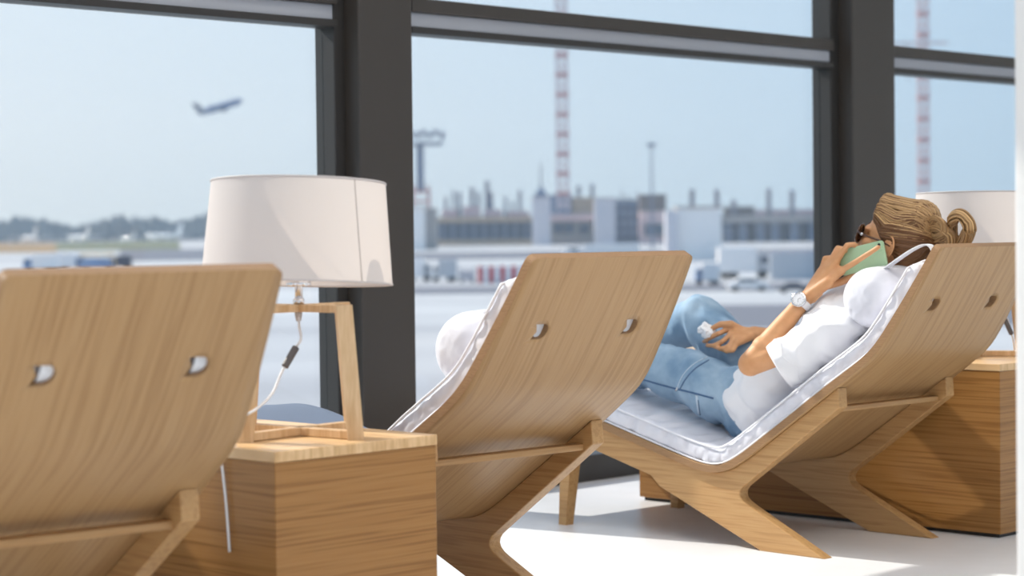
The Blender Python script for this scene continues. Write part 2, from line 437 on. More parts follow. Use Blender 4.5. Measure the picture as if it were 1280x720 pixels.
def make_shell(parent):
    bm = bmesh.new(); uv = bm.loops.layers.uv.new('UVMap')
    ss = np.concatenate([0.07 * (1 - np.cos(np.linspace(0, math.pi / 2, 14)))[:-1] , np.linspace(0.07, 2.20, 98)])
    us = np.linspace(-1, 1, 25); T = 0.021; rc = 0.015
    grid = {}
    for side, off in (('b', 0.0), ('f', T)):
        for i, s in enumerate(ss):
            w = half_w(s)
            if s < rc: w = w - rc + math.sqrt(max(0, rc * rc - (rc - s) ** 2))
            e = 2.20 - s
            if e < rc: w = w - rc + math.sqrt(max(0, rc * rc - (rc - e) ** 2))
            d, z = sp(s, off)
            for j, u in enumerate(us):
                grid[side, i, j] = (bm.verts.new(lp(u * w, d, z)), u * w, s)
    ni, nj = len(ss), len(us)
    def face(keys, mi):
        f = bm.faces.new([grid[k][0] for k in keys]); f.material_index = mi
        for l, k in zip(f.loops, keys): l[uv].uv = (grid[k][1], grid[k][2])
        f.smooth = mi == 0
    for i in range(ni - 1):
        for j in range(nj - 1):
            face([('b', i, j), ('b', i + 1, j), ('b', i + 1, j + 1), ('b', i, j + 1)], 0)
            face([('f', i, j), ('f', i, j + 1), ('f', i + 1, j + 1), ('f', i + 1, j)], 0)
        face([('b', i, 0), ('f', i, 0), ('f', i + 1, 0), ('b', i + 1, 0)], 1)
        face([('b', i, nj - 1), ('b', i + 1, nj - 1), ('f', i + 1, nj - 1), ('f', i, nj - 1)], 1)
    for j in range(nj - 1):
        face([('b', 0, j), ('b', 0, j + 1), ('f', 0, j + 1), ('f', 0, j)], 1)
        face([('b', ni - 1, j), ('f', ni - 1, j), ('f', ni - 1, j + 1), ('b', ni - 1, j + 1)], 1)
    me = bpy.data.meshes.new('shell'); bm.to_mesh(me); bm.free()
    me.materials.append(M_OAKV); me.materials.append(M_OAKE)
    o = bpy.data.objects.new('shell', me); COL.objects.link(o)
    # two D-shaped strap slots
    cut = bmesh.new(); a = np.interp(0.191, PS, PA)
    nrm = Vector((0, math.sin(a), math.cos(a))); tan = Vector((0, math.cos(a), -math.sin(a)))
    for r in (-0.144, 0.144):
        d, z = sp(0.191, -0.05); c = lp(r, d, z)
        pts = []
        for k in range(13):
            t = math.radians(-90 + 180 * k / 12); pts.append(c + Vector((0.006 + 0.017 * math.cos(t), 0, 0)) + tan * 0.020 * math.sin(t))
        pts.append(c + Vector((-0.020, 0, 0)) + tan * 0.020); pts.append(c + Vector((-0.010, 0, 0))); pts.append(c + Vector((-0.020, 0, 0)) - tan * 0.020)
        add_prism(cut, pts, nrm * 0.12)
    bmesh.ops.recalc_face_normals(cut, faces=cut.faces[:])
    cme = bpy.data.meshes.new('slot'); cut.to_mesh(cme); cut.free(); cme.materials.append(M_OAKE); cme.materials.append(M_OAKE)
    for p in cme.polygons: p.material_index = 1
    co = bpy.data.objects.new('slot', cme); COL.objects.link(co)
    md = o.modifiers.new('b', 'BOOLEAN'); md.operation = 'DIFFERENCE'; md.object = co; md.solver = 'EXACT'
    me2 = evaluated(o); bpy.data.objects.remove(co); bpy.data.objects.remove(o); me2.name = 'shell'
    sh = bpy.data.objects.new('shell', me2); COL.objects.link(sh); sh.parent = parent
    return sh

def make_cushion(parent):
    T0 = 0.022; TH_ = 0.052; bm = bmesh.new()
    ss = np.linspace(0.085, 2.14, 170); rings = []
    sec = []
    rc = 0.016
    for cx, cy, a0 in ((1, 1, 0), (-1, 1, 90), (-1, -1, 180), (1, -1, 270)):
        for k in range(5): sec.append((cx, cy, math.radians(a0 + 90 * k / 4)))
        if (cx, cy) == (1, 1):
            for u_ in (0.96, 0.88, 0.78, 0.6, 0.3, 0.0, -0.3, -0.6, -0.78, -0.88, -0.96): sec.append((u_, 2, math.radians(90)))
    rnd = random.Random(3)
    for s in ss:
        e = min(s - 0.085, 2.14 - s); f = min(1.0, 0.35 + 0.65 * math.sqrt(max(0, 1 - (1 - min(e, 0.025) / 0.025) ** 2)))
        w = half_w(s) - 0.011 - 0.014 * (0.5 - 0.5 * math.tanh((s - 0.42) / 0.10)) - (0.01 * (1 - f)); th = TH_ * f * (1 + 0.16 * (0.5 + 0.5 * math.tanh((s - 1.06) / 0.05)))
        crease = 0.010 * math.exp(-((s - S_CR) / 0.05) ** 2)
        ring = []
        for cx, cy, a in sec:
            top_ = cy == 2
            cy = 1 if top_ else cy
            x = cx * (w - rc) + rc * math.cos(a); y = T0 + TH_ / 2 + cy * (th / 2 - rc * f) + rc * f * math.sin(a) + (th - TH_ * f) * 0.5
            if top_: y += 0.006 * (1 - abs(cx) ** 6) + 0.014 * noise.noise(Vector((s * 30, cx * 2.2, 5.0))) * max(0.0, abs(cx) - 0.25) * (0.35 + math.exp(-((s - 1.35) / 0.35) ** 2)) ; cx = cx
            if cy > 0:
                y += 0.004 * noise.noise(Vector((x * 6, s * 14, 1.0))) - crease
            wr = 0.0 if top_ else noise.noise(Vector((s * 34, cx * 3.0, cy))) * 0.0042 * (1 + 1.6 * math.exp(-((s - 1.25) / 0.28) ** 2))
            x += (1 if cx > 0 else -1) * wr
            d, z = sp(s, y); ring.append(bm.verts.new(lp(x, d, z)))
        # crown over the width on the top side
        rings.append(ring)
    n = len(sec)
    for a, b in zip(rings, rings[1:]):
        for k in range(n): bm.faces.new((a[k], a[(k + 1) % n], b[(k + 1) % n], b[k]))
    bm.faces.new(rings[0][::-1]); bm.faces.new(rings[-1])
    cu = obj('cushion', bm, M_SATIN, parent, True)
    thf = lambda s: TH_ * (1 + 0.16 * (0.5 + 0.5 * math.tanh((s - 1.06) / 0.05)))
    for top_edge in (0, 1):
        yy = (lambda s: T0 + thf(s) - 0.003) if top_edge else (lambda s: T0 + 0.004)
        bm = bmesh.new()
        ci = lambda s: half_w(s) - 0.0095 - 0.014 * (0.5 - 0.5 * math.tanh((s - 0.42) / 0.10))
        L = [lp(-ci(s), *sp(s, yy(s))) for s in ss[2:-2]]
        Rr = [lp(ci(s), *sp(s, yy(s))) for s in ss[2:-2]]
        top = [lp(u * (ci(0.085) - 0.004), *sp(0.086, yy(0.1))) for u in np.linspace(-1, 1, 9)][1:-1]
        add_tube(bm, L[::-1] + top + Rr, 0.0032, 6)
        obj('piping', bm, M_PIPE, cu, True)
    return cu

def make_pillow(parent, s_at=0.30, sag=0.0):
    d, z = sp(s_at, 0.072 + 0.078); z -= sag
    bm = bmesh.new(); prof = []
    R = 0.088; Lh = 0.235; re = 0.070
    n = 26
    M = Matrix(((0, 0, 1), (1, 0, 0), (0, 1, 0)))
    for k in range(9):
        a = math.pi / 2 * k / 8; prof.append((max(0.002, R - re + re * math.sin(a)) if k else 0.003, -Lh + re - re * math.cos(a)))
    for k in range(1, 14): prof.append((R + 0.004 * math.sin(math.pi * k / 14), -Lh + re + (2 * Lh - 2 * re) * k / 14))
    for k in range(9):
        a = math.pi / 2 * (1 - k / 8); prof.append((max(0.002, R - re + re * math.sin(a)) if k < 8 else 0.003, Lh - re + re * math.cos(a)))
    add_lathe(bm, prof, 36, lp(0, d, z), True, True, M)
    for v in bm.verts:
        q = v.co - lp(0, d, z); k = 1 + 0.035 * noise.noise(Vector((v.co.x * 9, v.co.y * 12, v.co.z * 12)))
        v.co = lp(0, d, z) + Vector((q.x, q.y * k, q.z * k))
    p = obj('head_pillow', bm, M_SATIN, parent, True)
    # strap loop over the cushion top into the slots
    for r in (-0.144, 0.144):
        d0, z0 = sp(s_at - 0.05, 0.10); path = [lp(r, d, z + R * 0.75)]
        ds, zs = sp(0.10, 0.115); path.append(lp(r, ds, zs)); ds, zs = sp(0.065, 0.07); path.append(lp(r, ds, zs))
        ds, zs = sp(0.11, 0.0235); path.append(lp(r, ds, zs)); path += [lp(r + 0.011, *sp(sv, ov)) for sv, ov in ((0.150, 0.0225), (0.178, 0.010), (0.204, 0.010), (0.232, 0.0225))]
        pts = smooth_path(path, 8)
        bm = bmesh.new(); prev = None
        for i, q in enumerate(pts):
            t = (pts[min(i + 1, len(pts) - 1)] - pts[max(i - 1, 0)]).normalized(); nn = Vector((1, 0, 0)).cross(t).normalized()
            ring = [bm.verts.new(q + Vector((sx * 0.013, 0, 0)) + nn * sn * 0.0016) for sx, sn in ((-1, -1), (1, -1), (1, 1), (-1, 1))]
            if prev:
                for k in range(4): bm.faces.new((prev[k], prev[(k + 1) % 4], ring[(k + 1) % 4], ring[k]))
            prev = ring
        obj('strap', bm, M_STRAP, p)
    return p

def make_frame(parent):
    for r in (-0.268, 0.268):
        upp = [sp(s, -0.0005) for s in np.linspace(0.525, 1.80, 44)]
        low = [(upp[-1][0] + 0.005, upp[-1][1] - 0.055)]
        for s in np.linspace(1.78, 1.32, 9): low.append(sp(s, -0.082))
        low += [(1.02, 0.160), (0.62, 0.0), (0.38, 0.0)]
        cx, cz = 0.715, 0.160
        for k in range(7):                     # rounded inner corner
            t = k / 6; a = (cx - 0.05, cz - 0.028); c = (cx - 0.045, cz + 0.036)
            low.append(((1 - t) ** 2 * a[0] + 2 * t * (1 - t) * (cx + 0.012) + t * t * c[0], (1 - t) ** 2 * a[1] + 2 * t * (1 - t) * cz + t * t * c[1]))
        low += [(upp[0][0] - 0.004, upp[0][1] - 0.058)]
        pts = [lp(r - 0.02, d, z) for d, z in upp + low]
        obj('side_frame', prism(pts, (0.04, 0, 0), 0.003), M_OAKF, parent)
        d, z = sp(1.70, -0.05)
        bm = bmesh.new()
        top = [(-0.028, -0.026), (0.028, -0.026), (0.028, 0.026), (-0.028, 0.026)]
        a = [bm.verts.new(lp(r + x, d + y, z)) for x, y in top]; b = [bm.verts.new(lp(r * 1.02 + x * 0.62, d + 0.03 + y * 0.62, 0)) for x, y in top]
        for k in range(4): bm.faces.new((a[k], a[(k + 1) % 4], b[(k + 1) % 4], b[k]))
        bm.faces.new(a[::-1]); bm.faces.new(b); bevel_all(bm, 0.004)
        obj('leg', bm, M_OAKF, parent)
    d, z = sp(0.60, -0.030)
    obj('stretcher', box(lp(0, d, z), (0.51, 0.036, 0.016), 0.003), M_OAKX, parent)

CH = [((-0.578, 3.334), 40.7), ((0.233, 4.609), 43.4), ((1.366, 5.914), 43.9)]
def ch_axes(i):
    t = math.radians(CH[i][1]); return Vector((math.cos(t), math.sin(t), 0)), Vector((-math.sin(t), math.cos(t), 0)), Vector((*CH[i][0], 0))
def ch_root(i):
    R, F, o = ch_axes(i); return o + F * DROOT
chair = thing('lounge_chair', 'curved oak lounge chair with its back to us, nearest, at the left edge', 'lounge chair', ch_root(0), math.radians(CH[0][1]), 'oak lounge chairs')
make_shell(chair); make_cushion(chair); make_frame(chair); make_pillow(chair)
LAB = [None, 'empty curved oak lounge chair in the middle, between the left table lamp and the person',
       'curved oak lounge chair at the right with the person lying in it']
for i in (1, 2):
    c = copy_tree(chair); c.location = ch_root(i); c.rotation_euler = (0, 0, math.radians(CH[i][1])); c['label'] = LAB[i]
    for ch_ in c.children:
        if ch_.name.startswith('head_pillow'): ch_.location = [None, (0, 0.02, -0.042), (-0.01, 0.006, 0.022)][i]

# ------------------------------------------------------------------ tables
TT = math.radians(46); TR = RW; TF = FW
T_H = 0.535; T_W = 0.439; T_L = 1.455
def make_table(corner, label):
    t = thing('side_table', label, 'side table', (corner[0], corner[1], 0), TT, 'oak side tables')
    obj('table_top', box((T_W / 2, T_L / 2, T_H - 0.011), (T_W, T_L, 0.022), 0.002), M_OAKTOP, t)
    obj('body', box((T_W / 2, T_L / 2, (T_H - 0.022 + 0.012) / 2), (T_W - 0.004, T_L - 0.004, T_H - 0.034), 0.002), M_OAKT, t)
    obj('plinth', box((T_W / 2, T_L / 2, 0.006), (T_W - 0.03, T_L - 0.03, 0.012)), M_DARK2, t)
    return t
C1, C2 = (-0.465, 4.033), (1.488, 6.345)
make_table(C1, 'long oak side table with a white lamp, between the two loungers at left')
make_table(C2, 'long oak side table with a white lamp, behind the reclining person at right')

# ------------------------------------------------------------------ lamps
def make_lamp(loc, rot, label, tilt):
    t = thing('table_lamp', label, 'table lamp', loc, rot, 'white table lamps on the oak tables')
    hb, ht, zt = 0.112, 0.092, 0.276
    ws = 0.017
    for sx in (-1, 1):
        for sy in (-1, 1):
            bm = bmesh.new()
            a = [bm.verts.new((sx * ht + x * ws, sy * ht + y * ws, zt)) for x, y in ((-1, -1), (1, -1), (1, 1), (-1, 1))]
            b = [bm.verts.new((sx * hb + x * ws, sy * hb + y * ws, 0)) for x, y in ((-1, -1), (1, -1), (1, 1), (-1, 1))]
            for k in range(4): bm.faces.new((a[k], a[(k + 1) % 4], b[(k + 1) % 4], b[k]))
            bm.faces.new(a[::-1]); bm.faces.new(b); bevel_all(bm, 0.003)
            obj('leg', bm, M_LOAK, t)
    for k, (z, h) in enumerate(((zt - 0.008, ht), (0.010, hb))):
        for a in (45, -45):
            bm = box((0, 0, z), (h * 2 * 1.414, 0.022, 0.016 if k == 0 else 0.018), 0.002, Matrix.Rotation(math.radians(a), 3, 'Z'))
            obj('cross_bar', bm, M_LOAK, t)
    obj('stem', lathe([(0.008, zt), (0.008, 0.40)], 16), M_CHROME, t, True)
    obj('collar', lathe([(0.010, zt), (0.012, zt + 0.004), (0.012, zt + 0.010), (0.008, zt + 0.014)], 20), M_CHROME, t, True)
    obj('cap', lathe([(0.008, 0.314), (0.025, 0.3145), (0.026, 0.318), (0.026, 0.330), (0.02, 0.333), (0.018, 0.40), (0.008, 0.405)], 24), M_CHROME, t, True)
    M = Matrix.Rotation(-rot, 3, 'Z') @ Matrix.Rotation(tilt[0], 3, 'X') @ Matrix.Rotation(tilt[1], 3, 'Y')
    zb, zs = -0.105, 0.105; cz = 0.425
    bm = bmesh.new()
    prof = [(0.1995 + (0.182 - 0.1995) * k / 6, zb + (zs - zb) * k / 6) for k in range(7)]
    add_lathe(bm, prof, 96, (0, 0, cz), False, False, M)
    sh = obj('lamp_shade', bm, M_SHADE, t, True)
    for r, z in ((0.1995, zb), (0.182, zs)):
        bm = bmesh.new(); add_tube(bm, [M @ Vector((r * math.cos(a), r * math.sin(a), z)) + Vector((0, 0, cz)) for a in np.linspace(0, 2 * math.pi, 96, endpoint=False)], 0.0022, 6, True)
        obj('trim_ring', bm, M_SHRING, sh, True)
    bm = bmesh.new()
    ang = math.radians(-90 + 47)
    p = [M @ Vector(((0.1998 + (0.1823 - 0.1998) * k) * math.cos(ang - 0.05 * k), (0.1998 + (0.1823 - 0.1998) * k) * math.sin(ang - 0.05 * k), zb + (zs - zb) * k)) + Vector((0, 0, cz)) for k in np.linspace(0, 1, 9)]
    add_tube(bm, p, 0.0011, 6)
    obj('seam', bm, M_SEAM, sh, True)
    bm = bmesh.new()
    for a in (0, 120, 240):
        d = Vector((math.cos(math.radians(a)), math.sin(math.radians(a)), 0))
        add_tube(bm, [Vector((0, 0, cz - 0.02)), M @ (d * 0.183 + Vector((0, 0, zs - 0.004))) + Vector((0, 0, cz))], 0.0009, 6)
    obj('shade_spider', bm, M_CHROME, sh, True)
    obj('bulb', lathe([(0.012, 0.405), (0.014, 0.42), (0.03, 0.455), (0.032, 0.475), (0.022, 0.50), (0.004, 0.508)], 20), M_WHITE, t, True)
    return t
M_SHRING = mat('shade_trim', srgb(196, 188, 186), 0.6)
M_SEAM = mat('shade_seam', srgb(176, 166, 162), 0.7)
L1 = Vector((-0.447, 4.355, T_H)); L2 = Vector((1.500, 6.755, T_H))
lamp1 = make_lamp(L1, math.radians(6), 'white table lamp on light wood legs at left, shown whole', (-math.radians(3.4), math.radians(1.4)))
lamp2 = make_lamp(L2, math.radians(28), 'white table lamp at right edge, partly hidden behind head and chair', (-math.radians(1.0), 0))
# power cord of the left lamp
def lamp_cord(lamp, pts, sw_i, name='cord'):
    inv = Matrix.Translation(-lamp.location); Rm = Matrix.Rotation(-lamp.rotation_euler.z, 3, 'Z')
    q = [Rm @ (Vector(p) - lamp.location) for p in pts]
    sp_ = smooth_path(q, 8); c = obj('cord', tube(sp_, 0.0028, 8), M_CORD, lamp, True)
    a = sp_[sw_i * 8 - 3]; b = sp_[sw_i * 8 + 6]
    obj('switch', tube(smooth_path([a, a.lerp(b, 0.2), a.lerp(b, 0.8), b], 4), [0.003] + [0.008] * 11 + [0.003], 10), M_SWITCH, c, True)
    a = q[0]; obj('cable_gland', tube([a + Vector((0, 0, 0.004)), a - Vector((0, 0, 0.012)), a - Vector((0, 0, 0.026))], [0.008, 0.008, 0.005], 12), M_PLUG, c, True)
yl = 4.355
def t_face(px, py):                             # a point just in front of the long left face of table one
    d = ray(px, py); n = -TR; c0 = Vector((*C1, 0)) + n * 0.006; k = (c0 - Vector((0, 0, EYE))).dot(n) / d.dot(n)
    return Vector((0, 0, EYE)) + d * k
lamp_cord(lamp1, [at_depth(373, 386, yl), at_depth(374, 408, yl - 0.01), at_depth(376, 424, yl - 0.02), at_depth(366, 440, yl - 0.04), at_depth(352, 466, yl - 0.06),
    at_depth(340, 492, yl - 0.09), at_depth(322, 510, yl - 0.15), at_depth(304, 522, yl - 0.17), at_z(290, 540, T_H + 0.008), at_z(278, 553, T_H + 0.005), t_face(276, 566), t_face(279, 595), t_face(283, 634), t_face(287, 690)], 3)
b2 = L2
lamp_cord(lamp2, [b2 + Vector((0, 0, 0.262)), b2 + Vector((0.005, -0.01, 0.23)), b2 + Vector((0.05, -0.02, 0.18)), b2 + Vector((0.095, -0.03, 0.135)), b2 + Vector((0.12, -0.03, 0.05)), b2 + Vector((0.13, 0.02, 0.006)), b2 + Vector((0.10, 0.12, 0.005))], 3)

# ---- added blue-grey cover, standing in for shade on the middle lounger's foot end
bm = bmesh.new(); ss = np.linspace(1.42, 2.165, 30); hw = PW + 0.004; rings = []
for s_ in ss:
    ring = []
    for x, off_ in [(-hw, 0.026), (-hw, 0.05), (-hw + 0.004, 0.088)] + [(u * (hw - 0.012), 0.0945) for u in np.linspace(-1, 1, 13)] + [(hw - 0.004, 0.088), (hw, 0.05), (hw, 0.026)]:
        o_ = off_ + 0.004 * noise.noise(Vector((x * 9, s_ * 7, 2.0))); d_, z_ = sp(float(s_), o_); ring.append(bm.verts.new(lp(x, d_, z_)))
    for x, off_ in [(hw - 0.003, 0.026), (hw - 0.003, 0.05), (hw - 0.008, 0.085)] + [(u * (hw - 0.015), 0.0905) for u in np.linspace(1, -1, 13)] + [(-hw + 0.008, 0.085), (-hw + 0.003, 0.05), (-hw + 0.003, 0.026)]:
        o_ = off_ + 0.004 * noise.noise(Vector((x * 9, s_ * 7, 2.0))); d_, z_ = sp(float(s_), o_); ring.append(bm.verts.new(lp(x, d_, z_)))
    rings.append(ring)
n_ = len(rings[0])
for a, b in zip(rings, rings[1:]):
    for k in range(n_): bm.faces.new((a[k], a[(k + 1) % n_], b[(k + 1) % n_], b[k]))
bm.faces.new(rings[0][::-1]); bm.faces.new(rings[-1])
M_SEATSHADE = mat('seat_shade_grey', srgb(104, 116, 136), 0.9)
shade_cover = obj('seat_shade_cover', bm, M_SEATSHADE, None, True); shade_cover.location = ch_root(1); shade_cover.rotation_euler = (0, 0, math.radians(CH[1][1]))
tag(shade_cover, 'added blue grey cover standing in for shade on the middle lounge chair foot end', 'seat_shade_cover')
# ------------------------------------------------------------------ the person on the right lounger
R3, F3, O3 = ch_axes(2)
def P(r, d, z): return O3 + R3 * r + F3 * d + Vector((0, 0, z))
PROOT = P(0, 0.78, 0.32)
def D(r, d, z): return R3 * r + F3 * d + Vector((0, 0, z))     # direction
M_SKIN = mat('tan_skin', srgb(206, 152, 114), 0.5, 0, 0.35)
bsdf(M_SKIN).inputs['Subsurface Weight'].default_value = 0.12
bsdf(M_SKIN).inputs['Subsurface Radius'].default_value = (0.02, 0.008, 0.004)
bsdf(M_SKIN).inputs['Subsurface Scale'].default_value = 0.3
add_noise(M_SKIN, srgb(206, 150, 104), srgb(216, 162, 118), (1, 1, 1), 30, 3, 0.05, 'Object', 0.3, 0.7, 0.002)
M_TEE = mat('white_cotton', srgb(236, 236, 240), 0.85)
bsdf(M_TEE).inputs['Sheen Weight'].default_value = 0.2
M_JEAN = mat('light_blue_denim', srgb(120, 156, 190), 0.85)
add_noise(M_JEAN, srgb(108, 140, 170), srgb(170, 194, 214), (1, 1, 1), 9, 8, 0.15, 'Object', 0.3, 0.7, 0.004)
M_STITCH = mat('pale_stitching', srgb(196, 212, 226), 0.8)
M_SEAMD = mat('dark_denim_seam', srgb(74, 104, 140), 0.85)
M_HAIR = mat('honey_blond_hair', srgb(176, 128, 78), 0.45, 0, 0.5)
def hair_nodes(m):
    t = m.node_tree; b = bsdf(m)
    at = t.nodes.new('ShaderNodeObjectInfo'); tcn = t.nodes.new('ShaderNodeUVMap')
    mp = t.nodes.new('ShaderNodeMapping'); mp.inputs['Scale'].default_value = (1.0, 40.0, 1.0); t.links.new(tcn.outputs[0], mp.inputs[0])
    nz = t.nodes.new('ShaderNodeTexNoise'); nz.inputs['Scale'].default_value = 3.0; nz.inputs['Detail'].default_value = 4; t.links.new(mp.outputs[0], nz.inputs[0])
    rp = t.nodes.new('ShaderNodeValToRGB'); rp.color_ramp.elements[0].position = 0.3; rp.color_ramp.elements[1].position = 0.7
    rp.color_ramp.elements[0].color = (*srgb(98, 62, 34), 1); rp.color_ramp.elements[1].color = (*srgb(226, 184, 128), 1)
    t.links.new(nz.outputs[0], rp.inputs[0]); t.links.new(rp.outputs[0], b.inputs['Base Color'])
hair_nodes(M_HAIR)
M_HAIRC = mat('brown_under_hair', srgb(118, 80, 46), 0.5, 0, 0.4)
M_HAIRD = mat('dark_blond_hair', srgb(112, 74, 42), 0.45, 0, 0.5)
M_LENS = mat('brown_lens', srgb(60, 34, 22), 0.1, 0, 0.6); M_TORT = mat('tortoiseshell', srgb(84, 50, 30), 0.25)
M_PHONE = mat('mint_green_case', srgb(176, 206, 168), 0.45); M_PHONE_D = mat('black_lens_glass', srgb(20, 22, 24), 0.1)
M_TISSUE = mat('white_tissue', srgb(244, 244, 246), 0.9)
M_STEEL = mat('silver_metal', (0.7, 0.7, 0.72), 0.22, 1.0); M_DIAL = mat('white_dial', srgb(232, 232, 236), 0.3)
M_RUBBER = mat('white_strap', srgb(232, 230, 232), 0.5); M_GREYP = mat('grey_print', srgb(120, 120, 126), 0.5)
M_SOLE = mat('white_sole', srgb(224, 222, 220), 0.6)

def sight(px, py, r):
    """point where the sight line through a pixel meets the plane r = const of the right lounger"""
    d = ray(px, py); o = P(r, 0, 0) - Vector((0, 0, EYE)); k = o.dot(R3) / d.dot(R3)
    return Vector((0, 0, EYE)) + d * k

# ---- joints
HIP = {-1: P(-0.085, 0.785, 0.425), 1: P(0.085, 0.785, 0.425)}
KNEE = {-1: P(-0.115, 1.205, 0.520), 1: P(0.09, 1.175, 0.665)}
ANK = {-1: P(-0.115, 1.55, 0.505), 1: P(0.09, 1.50, 0.535)}
TOE = {-1: P(-0.135, 1.67, 0.535), 1: P(0.11, 1.66, 0.55)}
PEL, WAI, CHE, NB = P(0, 0.765, 0.43), P(0, 0.645, 0.525), P(0, 0.505, 0.665), P(0, 0.405, 0.775)
SHO = {-1: sight(1056, 408, -0.165), 1: P(0.165, 0.425, 0.715)}
ELB = {-1: sight(938, 455, -0.30), 1: P(0.21, 0.70, 0.575)}
WRI = {-1: sight(1006, 374, -0.19), 1: sight(942, 417, 0.06)}
HC = P(0.0, 0.335, 0.912)
th = math.radians(20); HS = 1.07
HF = (F3 * math.cos(th) + Vector((0, 0, math.sin(th)))); HU = (-F3 * math.sin(th) + Vector((0, 0, math.cos(th)))); HR = R3.copy()
yaw = Matrix.Rotation(math.radians(14), 3, HU); HF = yaw @ HF; HR = yaw @ HR
HM = Matrix((HR * HS, HF * HS, HU * HS)).transposed()
def H(x, y, z): return HC + (HR * x + HF * y + HU * z) * HS
spv = (NB - PEL).normalized(); nrmv = R3.cross(spv).normalized()
if nrmv.z < 0: nrmv = -nrmv
TM = Matrix((R3, spv, nrmv)).transposed()        # torso axes: across, along the spine, front

# ---- hands
def finger(bm, pts, r0, r1):
    n = len(pts) - 1
    for i in range(n):
        a = r0 + (r1 - r0) * i / n; b = r0 + (r1 - r0) * (i + 1) / n
        add_cone(bm, pts[i], pts[i + 1], a, b, 14)
LH = {k: [sight(x, y, r) for x, y, r in v] for k, v in {
    'index': [(1052, 338, -0.150), (1071, 326.5, -0.152), (1085, 317.5, -0.150), (1098, 309, -0.146)],
    'middle': [(1045, 328, -0.148), (1059, 306.5, -0.144), (1068, 305.5, -0.125), (1073, 312, -0.112)],
    'ring': [(1036, 330, -0.150), (1047, 310, -0.148), (1057, 312, -0.130), (1063, 319, -0.118)],
    'pinky': [(1027, 337, -0.154), (1031, 322.5, -0.154), (1042, 321, -0.138), (1049, 327, -0.126)]}.items()}
bm = bmesh.new()
# legs
for s in (-1, 1):
    add_cone(bm, HIP[s], KNEE[s], 0.056, 0.05); add_cone(bm, KNEE[s], ANK[s], 0.048, 0.033)
    k2 = KNEE[s].lerp(ANK[s], 0.3) - (TOE[s] - ANK[s]).normalized() * 0.012; add_cone(bm, k2, KNEE[s].lerp(ANK[s], 0.62), 0.048, 0.036)
    add_cone(bm, ANK[s], TOE[s], 0.034, 0.026)
# trunk
for c, rad in ((PEL, (0.118, 0.12, 0.085)), (WAI, (0.128, 0.13, 0.088)), (CHE, (0.145, 0.15, 0.098)), (NB, (0.12, 0.07, 0.06))):
    add_ell(bm, c, rad, TM)
for s in (-1, 1):
    add_ell(bm, CHE + TM @ Vector((s * 0.065, -0.01, 0.065)), (0.06, 0.06, 0.05), TM)
    add_cone(bm, NB + TM @ Vector((s * 0.05, 0.0, 0.0)), SHO[s], 0.040, 0.044)
    add_cone(bm, SHO[s], ELB[s], 0.042, 0.036); add_cone(bm, ELB[s], WRI[s], 0.037, 0.024)
    fm = ELB[s].lerp(WRI[s], 0.25); add_ell(bm, fm, (0.038, 0.038, 0.038))
add_cone(bm, NB, H(0, -0.025, -0.07), 0.055, 0.052)
# head
add_ell(bm, H(0, -0.012, 0.022), (0.074, 0.092, 0.088), HM, 32)
add_ell(bm, H(0, 0.030, -0.035), (0.060, 0.062, 0.075), HM, 32)
add_ell(bm, H(0, 0.062, -0.088), (0.026, 0.022, 0.020), HM)
for s in (-1, 1):
    add_cone(bm, H(s * 0.058, 0.005, -0.060), H(s * 0.018, 0.062, -0.088), 0.020, 0.018)
    add_ell(bm, H(s * 0.040, 0.062, -0.020), (0.020, 0.018, 0.016), HM)
    add_ell(bm, H(s * 0.014, 0.090, -0.034), (0.010, 0.010, 0.008), HM)
    # ear: rim, bowl and lobe
    ep = [H(s * (0.076 + 0.010 * math.sin(t * 0.9 + 0.3)), -0.014 - 0.017 * math.sin(t) , 0.002 + 0.029 * math.cos(t)) for t in np.linspace(-0.5, 3.3, 12)]
    for a, b in zip(ep, ep[1:]): add_cone(bm, a, b, 0.0045, 0.0045, 8)
    add_ell(bm, H(s * 0.077, -0.012, 0.0), (0.007, 0.014, 0.024), HM); add_ell(bm, H(s * 0.079, -0.008, -0.029), (0.006, 0.008, 0.009), HM)
add_cone(bm, H(0, 0.086, 0.012), H(0, 0.104, -0.028), 0.008, 0.012)
add_ell(bm, H(0, 0.072, 0.020), (0.050, 0.016, 0.010), HM)
for z, rr in ((-0.056, 0.0065), (-0.065, 0.0075)):
    add_cone(bm, H(-0.018, 0.083, z), H(0, 0.090, z), rr * 0.6, rr); add_cone(bm, H(0, 0.090, z), H(0.018, 0.083, z), rr, rr * 0.6)
# left hand round the phone
w = WRI[-1]
for k, rr in (('index', 0.0135), ('middle', 0.0135), ('ring', 0.0125), ('pinky', 0.0115)):
    add_cone(bm, w + (LH[k][0] - w) * 0.12, LH[k][0], 0.017, rr)
finger(bm, LH['index'], 0.0096, 0.0072); finger(bm, LH['middle'], 0.0098, 0.0072); finger(bm, LH['ring'], 0.0094, 0.007); finger(bm, LH['pinky'], 0.0082, 0.0062)
add_cone(bm, w, sight(1036, 352, -0.17), 0.020, 0.017)
finger(bm, [sight(1030, 358, -0.15), sight(1052, 352, -0.125), sight(1070, 343, -0.112), sight(1082, 335, -0.110)], 0.0135, 0.0085)
